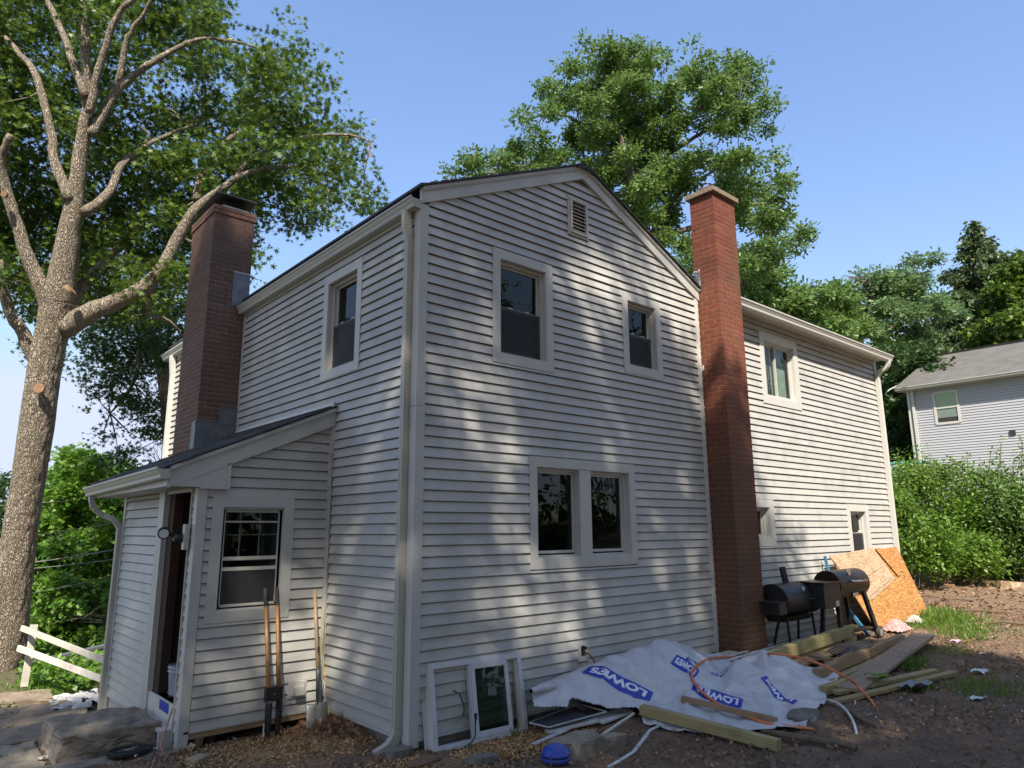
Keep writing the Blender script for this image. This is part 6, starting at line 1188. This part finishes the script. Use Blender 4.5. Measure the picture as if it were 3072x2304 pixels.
MB().tube([(cx+.50, cy-rr-.0, cz+.02), (cx+.51, cy-rr-.06, cz+.01), (cx+.72, cy-rr-.06, cz+.01), (cx+.73, cy-rr-.0, cz+.02)], .011).build('handle', BLK, smk)
MB().tube([(cx+.56, cy+.08, cz+.15), (cx+.54, cy+.12, cz+.42)], .045, 16).build('smoke_stack', BLK, smk); MB().box(cx-.20, cx+.0, cy-.2, cy+.14, cz-.16, cz+.0).build('side_shelf', BLK, smk, bevel=.01)
MB().box(cx-.28, cx+.02, cy-.22, cy+.16, cz-.0, cz+.012).build('side_shelf', BLK, smk)
for a, b in (((cx+.12, cy-.12, cz-.2), (cx+.10, cy-.16, .1)), ((cx+.36, cy+.1, cz-.2), (cx+.16, cy+.16, .1)), ((cx+.86, cy-.1, cz-.2), (cx+.86, cy-.14, .1)), ((cx+.86, cy+.1, cz-.2), (cx+.86, cy+.14, .1))): MB().tube([a, b], .019, 4).build('leg', BLK, smk)
pg = thing('pellet_grill', (7.1, -.62, .15), 'pellet grill with bronze lid, chrome handle, square hopper and one wheel', 'grill'); pg.location = (0, 0, 0)
cx, cy, cz, rr, L = 6.72, -.58, .965, .205, .98
ang = np.linspace(-.25, math.pi+.25, 24); MB().add([(cx+x, cy-rr*math.cos(a), cz+rr*math.sin(a)*1.0) for x in (0, L) for a in ang], [(i, i+1, 25+i, 24+i) for i in range(23)]+[tuple(range(24))[::-1], tuple(range(24, 48))]).build('lid', BRZ, pg, bevel=.006)
ang = np.linspace(math.pi+.25, 2*math.pi-.25, 16); MB().add([(cx+x, cy-rr*.99*math.cos(a), cz+rr*math.sin(a)*.95-.0) for x in (0.005, L-.005) for a in ang], [(i, i+1, 17+i, 16+i) for i in range(15)]+[tuple(range(16))[::-1], tuple(range(16, 32))]).build('body', BLK, pg)
MB().tube([(cx+.32, cy-rr*.93, cz+.06), (cx+.33, cy-rr*.93-.07, cz+.05), (cx+.74, cy-rr*.93-.07, cz+.05), (cx+.75, cy-rr*.93, cz+.06)], .013, 10).build('handle', CHR, pg, smooth=True)
MB().lathe([(.045, .0), (.047, -.02), (.04, -.024), (.0, -.024)], axis='y', c=(cx+.42, cy-rr*.66, cz+rr*.80), sides=20).build('gauge', CHR, pg)
MB().box(cx-.52, cx-.02, cy-.2, cy+.16, cz-.28, cz+.05).build('hopper', BLK, pg, bevel=.006); MB().box(cx-.55, cx+.0, cy-.23, cy+.18, cz+.05, cz+.075).build('hopper_lid', BRZ, pg, bevel=.004); MB().box(cx-.2, cx-.1, cy-.203, cy-.2005, cz-.26, cz-.19).build('label', PLW, pg); MB().box(cx+.38, cx+.55, cy-rr*.9-.012, cy-rr*.9+.03, cz-.17, cz-.12).build('badge', CHR, pg)
for a, b in (((cx-.02, cy-.14, cz-.16), (cx-.12, cy-.2, .16)), ((cx+.16, cy+.14, cz-.16), (cx+.12, cy+.2, .18)), ((cx+.86, cy-.14, cz-.14), (cx+1.08, cy-.2, .2)), ((cx+.86, cy+.14, cz-.14), (cx+1.08, cy+.2, .2))): MB().tube([a, b], .038, 4).build('leg', BLK, pg)
MB().box(cx+.0, cx+1.05, cy-.18, cy+.18, .30, .315).build('shelf', BLK, pg)
for y in (cy-.25, cy+.2): wl = MB().lathe([(.085, 0), (.09, .01), (.09, .04), (.085, .05)], axis='y', c=(cx+1.09, y, .24), sides=28).build('wheel', RUB, pg); MB().lathe([(.05, -.002), (.055, .0), (.05, .004)], axis='y', c=(cx+1.09, y, .24), sides=20).build('hub', mat('wheel_hub', (.2, .2, .17), .6), wl)
# ------------------------------------------------------------------ leaning boards
ob = thing('osb_board', (0, 0, 0), 'large orange strand board sheet leaning on the wing wall', 'board'); TL2, TR2, BR2, BL2 = [np.array(q) for q in (onY(2490, 1668, -.16), onY(2690, 1640, -.16), onY(2785, 1835, -.60), onY(2641, 1908, -.64))]
def quadslab(parent, name, m, q, th=.012, off=0., bev=0):
    n = np.cross(q[1]-q[0], q[3]-q[0]); n /= np.linalg.norm(n); n *= -np.sign(n[1]); q = [a+n*off for a in q]; return MB().add([tuple(a) for a in q]+[tuple(a-n*th) for a in q], [(0, 1, 2, 3), (7, 6, 5, 4), (0, 4, 5, 1), (1, 5, 6, 2), (2, 6, 7, 3), (3, 7, 4, 0)]).build(name, m, parent, bevel=bev)
def bl(u, v): return (TL2*(1-u)+TR2*u)*(1-v)+(BL2*(1-u)+BR2*u)*v
quadslab(ob, 'sheet', OSB, [bl(0, 0), bl(1, 0), bl(1, 1), bl(.0, 1)])
me = text_mesh('OSB  15/32', .075, .002); me.materials.append(mat('stamp_ink', (.1, .06, .03), .8)); 
def onsheet(nm, items, m, off=.004):
    mb = MB(); n = np.cross(TR2-TL2, BL2-TL2); n /= np.linalg.norm(n); n *= -np.sign(n[1])
    for u0, v0, u1, v1, w_ in items: a, b = bl(u0, v0)+n*off, bl(u1, v1)+n*off; t = (b-a)/np.linalg.norm(b-a); s = np.cross(t, n)*w_/2; mb.add([tuple(a-s), tuple(b-s), tuple(b+s), tuple(a+s)], [(0, 1, 2, 3)])
    return mb.build(nm, m, ob)
for k in range(6): onsheet('ink_mark', [(.84+k*.012, .36+.002*k, .836+k*.012, .39, .012)], me.materials[0])
onsheet('ink_mark', [(.80, .37, .80, .44, .012)], me.materials[0]); onsheet('ink_mark', [(.87, .43, .89, .45, .02)], me.materials[0])
ob2 = tag(quadslab(None, 'osb_panel', OSBL, [bl(.02, -.01), bl(.62, -.015), bl(.80, .40), bl(.78, .47), bl(.20, .63)], .012, .016) if False else MB().add([], []).build('x', OSBL), '')
bpy.data.objects.remove(ob2)
n_ = np.cross(TR2-TL2, BL2-TL2); n_ /= np.linalg.norm(n_); n_ *= -np.sign(n_[1])
def poly_on(label, name, m, uv, off, th=.011, cat='board', parent=None):
    q = [bl(*a)+n_*off for a in uv]; k = len(q); o = MB().add([tuple(a) for a in q]+[tuple(a-n_*th) for a in q], [tuple(range(k)), tuple(range(k, 2*k))[::-1]]+[(i, (i+1) % k, k+(i+1) % k, k+i) for i in range(k)]).build(name, m, parent); 
    if label: tag(o, label, cat)
    return o
pale = poly_on('pale grey-tan strand board offcut resting on the orange sheet', 'strand_board_offcut', OSBL, [(-.02, .0), (.62, -.03), (.70, .44), (.22, .60), (.10, .60)], .014)
for a in ((.06, .02, .19, .6), (.22, .0, .34, .55), (.38, -.01, .50, .5)): l_ = MB(); A_, B_ = bl(a[0], a[1])+n_*.0148, bl(a[2], a[3])+n_*.0148; t = (B_-A_)/np.linalg.norm(B_-A_); s = np.cross(t, n_)*.003; l_.add([tuple(A_-s), tuple(B_-s), tuple(B_+s), tuple(A_+s)], [(0, 1, 2, 3)]).build('chalk_line', BLK, pale)
for v in (.30, .50): A_, B_ = bl(.18, v+.06)+n_*.0148, bl(.66, v-.07)+n_*.0148; t = (B_-A_)/np.linalg.norm(B_-A_); s = np.cross(t, n_)*.003; MB().add([tuple(A_-s), tuple(B_-s), tuple(B_+s), tuple(A_+s)], [(0, 1, 2, 3)]).build('chalk_line', BLK, pale)
poly_on('narrow strand board strip standing over a dark gap on the sheets', 'osb_strip', OSB, [(.63, -.01), (.71, -.01), (.83, .40), (.76, .42)], .03); poly_on(None, 'slot_gap', DARK, [(.715, .0), (.74, .0), (.86, .40), (.83, .41)], .003, .002, parent=ob)
lum('blue-edged foam insulation sheet edge behind the strand boards', TL2+np.array((-.05, .06, .0)), BL2+np.array((-.5, .35, .03)), .02, .05, BLUEF, 'foam_sheet', 'board'); lum('second pale foam edge below the grill', np.array(TL2)+np.array((.1, -.12, -.75)), np.array(BL2)+np.array((-.35, .0, .0)), .03, .05, BLUEF, 'foam_sheet', 'board')
def cloth(label, px, py, r, m, seed, sx=1.6):
    p = G(px, py, .02); q = np.random.default_rng(seed); a0, a1, a2 = q.uniform(0, 6, 3); o = sheet(None, 'crumpled_cloth', m, lambda a, b: (p[0]+(a-.5)*r*2*sx, p[1]+(b-.5)*r*2, p[2]+.9*r*max(0, 1-(2*a-1)**2)*max(0, 1-(2*b-1)**2)*(.6+.4*abs(math.sin(11*a+7*b+a0)))+.02*abs(math.sin(17*a-13*b+a1))), 26, 22); tag(o, label, 'cloth')
cloth('pink striped crumpled cloth at the foot of the strand board', 2690, 1890, .17, mat('pink_cloth', (.36, .17, .16), .8, c2=(.46, .34, .32), ns=14, bump=.4), 5); cloth('white crumpled cloth at the corner of the strand board', 2745, 1868, .13, mat('white_cloth', (.40, .36, .33), .8, bump=.4), 6, 1.)
o = sheet(None, 'clear_bag', mat('clear_bag', (.45, .48, .5), .25, trans=.5), lambda a, b: (5.52+.3*a+.03*math.sin(7*b), -.16-.05*math.sin(5*a+4*b), .16+.16*b*(1-.5*abs(2*a-1))+.02*math.sin(11*a)), 12, 9); tag(o, 'crumpled clear plastic bag between the chimney and the smoker', 'bag')
# stump and brush pile
p = GP(2832, 1762); st = thing('tree_stump', (p[0], p[1], p[2]), 'fresh sawn round of trunk lying tilted in the bare ground', 'stump'); bm = bmesh.new()
cut = []; rr_ = [.62*(1+.1*math.sin(2*a+1)+.05*math.sin(5*a)) for a in np.linspace(0, 6.283, 40, endpoint=False)]
vs = [(r*math.cos(a), r*.75*math.sin(a), .0) for r, a in zip(rr_, np.linspace(0, 6.283, 40, endpoint=False))]; vb = [(x*1.03, y*1.03, -.35) for x, y, z in vs]
s1_ = MB().add([(x, y, .004) for x, y, z in vs], [tuple(range(40))]).build('cut_face', CUT, st); s2_ = MB().add(vs+vb, [(i, (i+1) % 40, 40+(i+1) % 40, 40+i) for i in range(40)]+[tuple(range(40, 80))[::-1]]).build('bark_ring', BARK, st)
st.rotation_euler = (.0, 0, -.55); s1_.rotation_euler = s2_.rotation_euler = (.42, 0, 0); st.location = (p[0]+.1, p[1]+.35, p[2]+.12)
for k in range(34):
    a = GP(rng.uniform(2985, 3120), rng.uniform(1655, 1712), rng.uniform(.02, .3)); d = np.array((rng.normal()*.5, rng.normal(), rng.normal()*.12)); d /= np.linalg.norm(d); L = rng.uniform(.3, .9)
    o = MB().tube([tuple(a-d*L/2), tuple(a+rng.normal(size=3)*.03), tuple(a+d*L/2)], [rng.uniform(.015, .045)]*3, 7).build('brush_branch', DRYW); tag(o, 'bare grey-brown branch in the brush pile at the right edge', 'branch', 'branches heaped in the brush pile')
for i, (x, y, l) in enumerate(((2935, 1835, .9), (2870, 1800, .5), (3010, 1870, .5), (2780, 1790, .4))): a = GP(x, y, .03); d = np.array((.5, -1, 0.)); stick([a-d*l/2, a+np.array((.03, 0, .02)), a+d*l/2], .02, ('long', 'short', 'crooked', 'small')[i]+' dry stick on the sunlit bare ground at right')

for i, (x, y) in enumerate(((-4, -30), (3, -27), (10, -29), (17, -27), (24, -30), (32, -28), (40, -24), (46, -16))):
    n = 70; c = np.array((x, y, 0.)); u = rng.normal(size=(n, 3)); u /= np.linalg.norm(u, axis=1)[:, None]; cs = c+np.array((0, 0, 12.5))+u*np.array((5.0, 3.2, 11.5))*rng.uniform(.3, 1, n)[:, None]
    tree('oak_tree', 'background oak number %s along the yard edge behind the camera' % ('one', 'two', 'three', 'four', 'five', 'six', 'seven', 'eight')[i], 'woods behind the camera', [([c, c+np.array((.2, 0, 6)), c+np.array((0, .2, 14))], [.35, .28, .08])], BARK2, (cs, np.full(n, 1.5), np.full(n, 60)), .55, 'leaf', LF_OAK, 200+i, sides=6, twigs=False)

q = np.stack([rng.uniform(-14, 48, 9000), rng.uniform(-25, -17, 9000), np.abs(rng.normal(size=9000))*1.7], 1)
tag(leaves('undergrowth', q, .55, 'leaf', LF_OAK, None, seed=300, kd='stuff', up=.4), 'leafy undergrowth below the woods behind the camera', 'undergrowth')
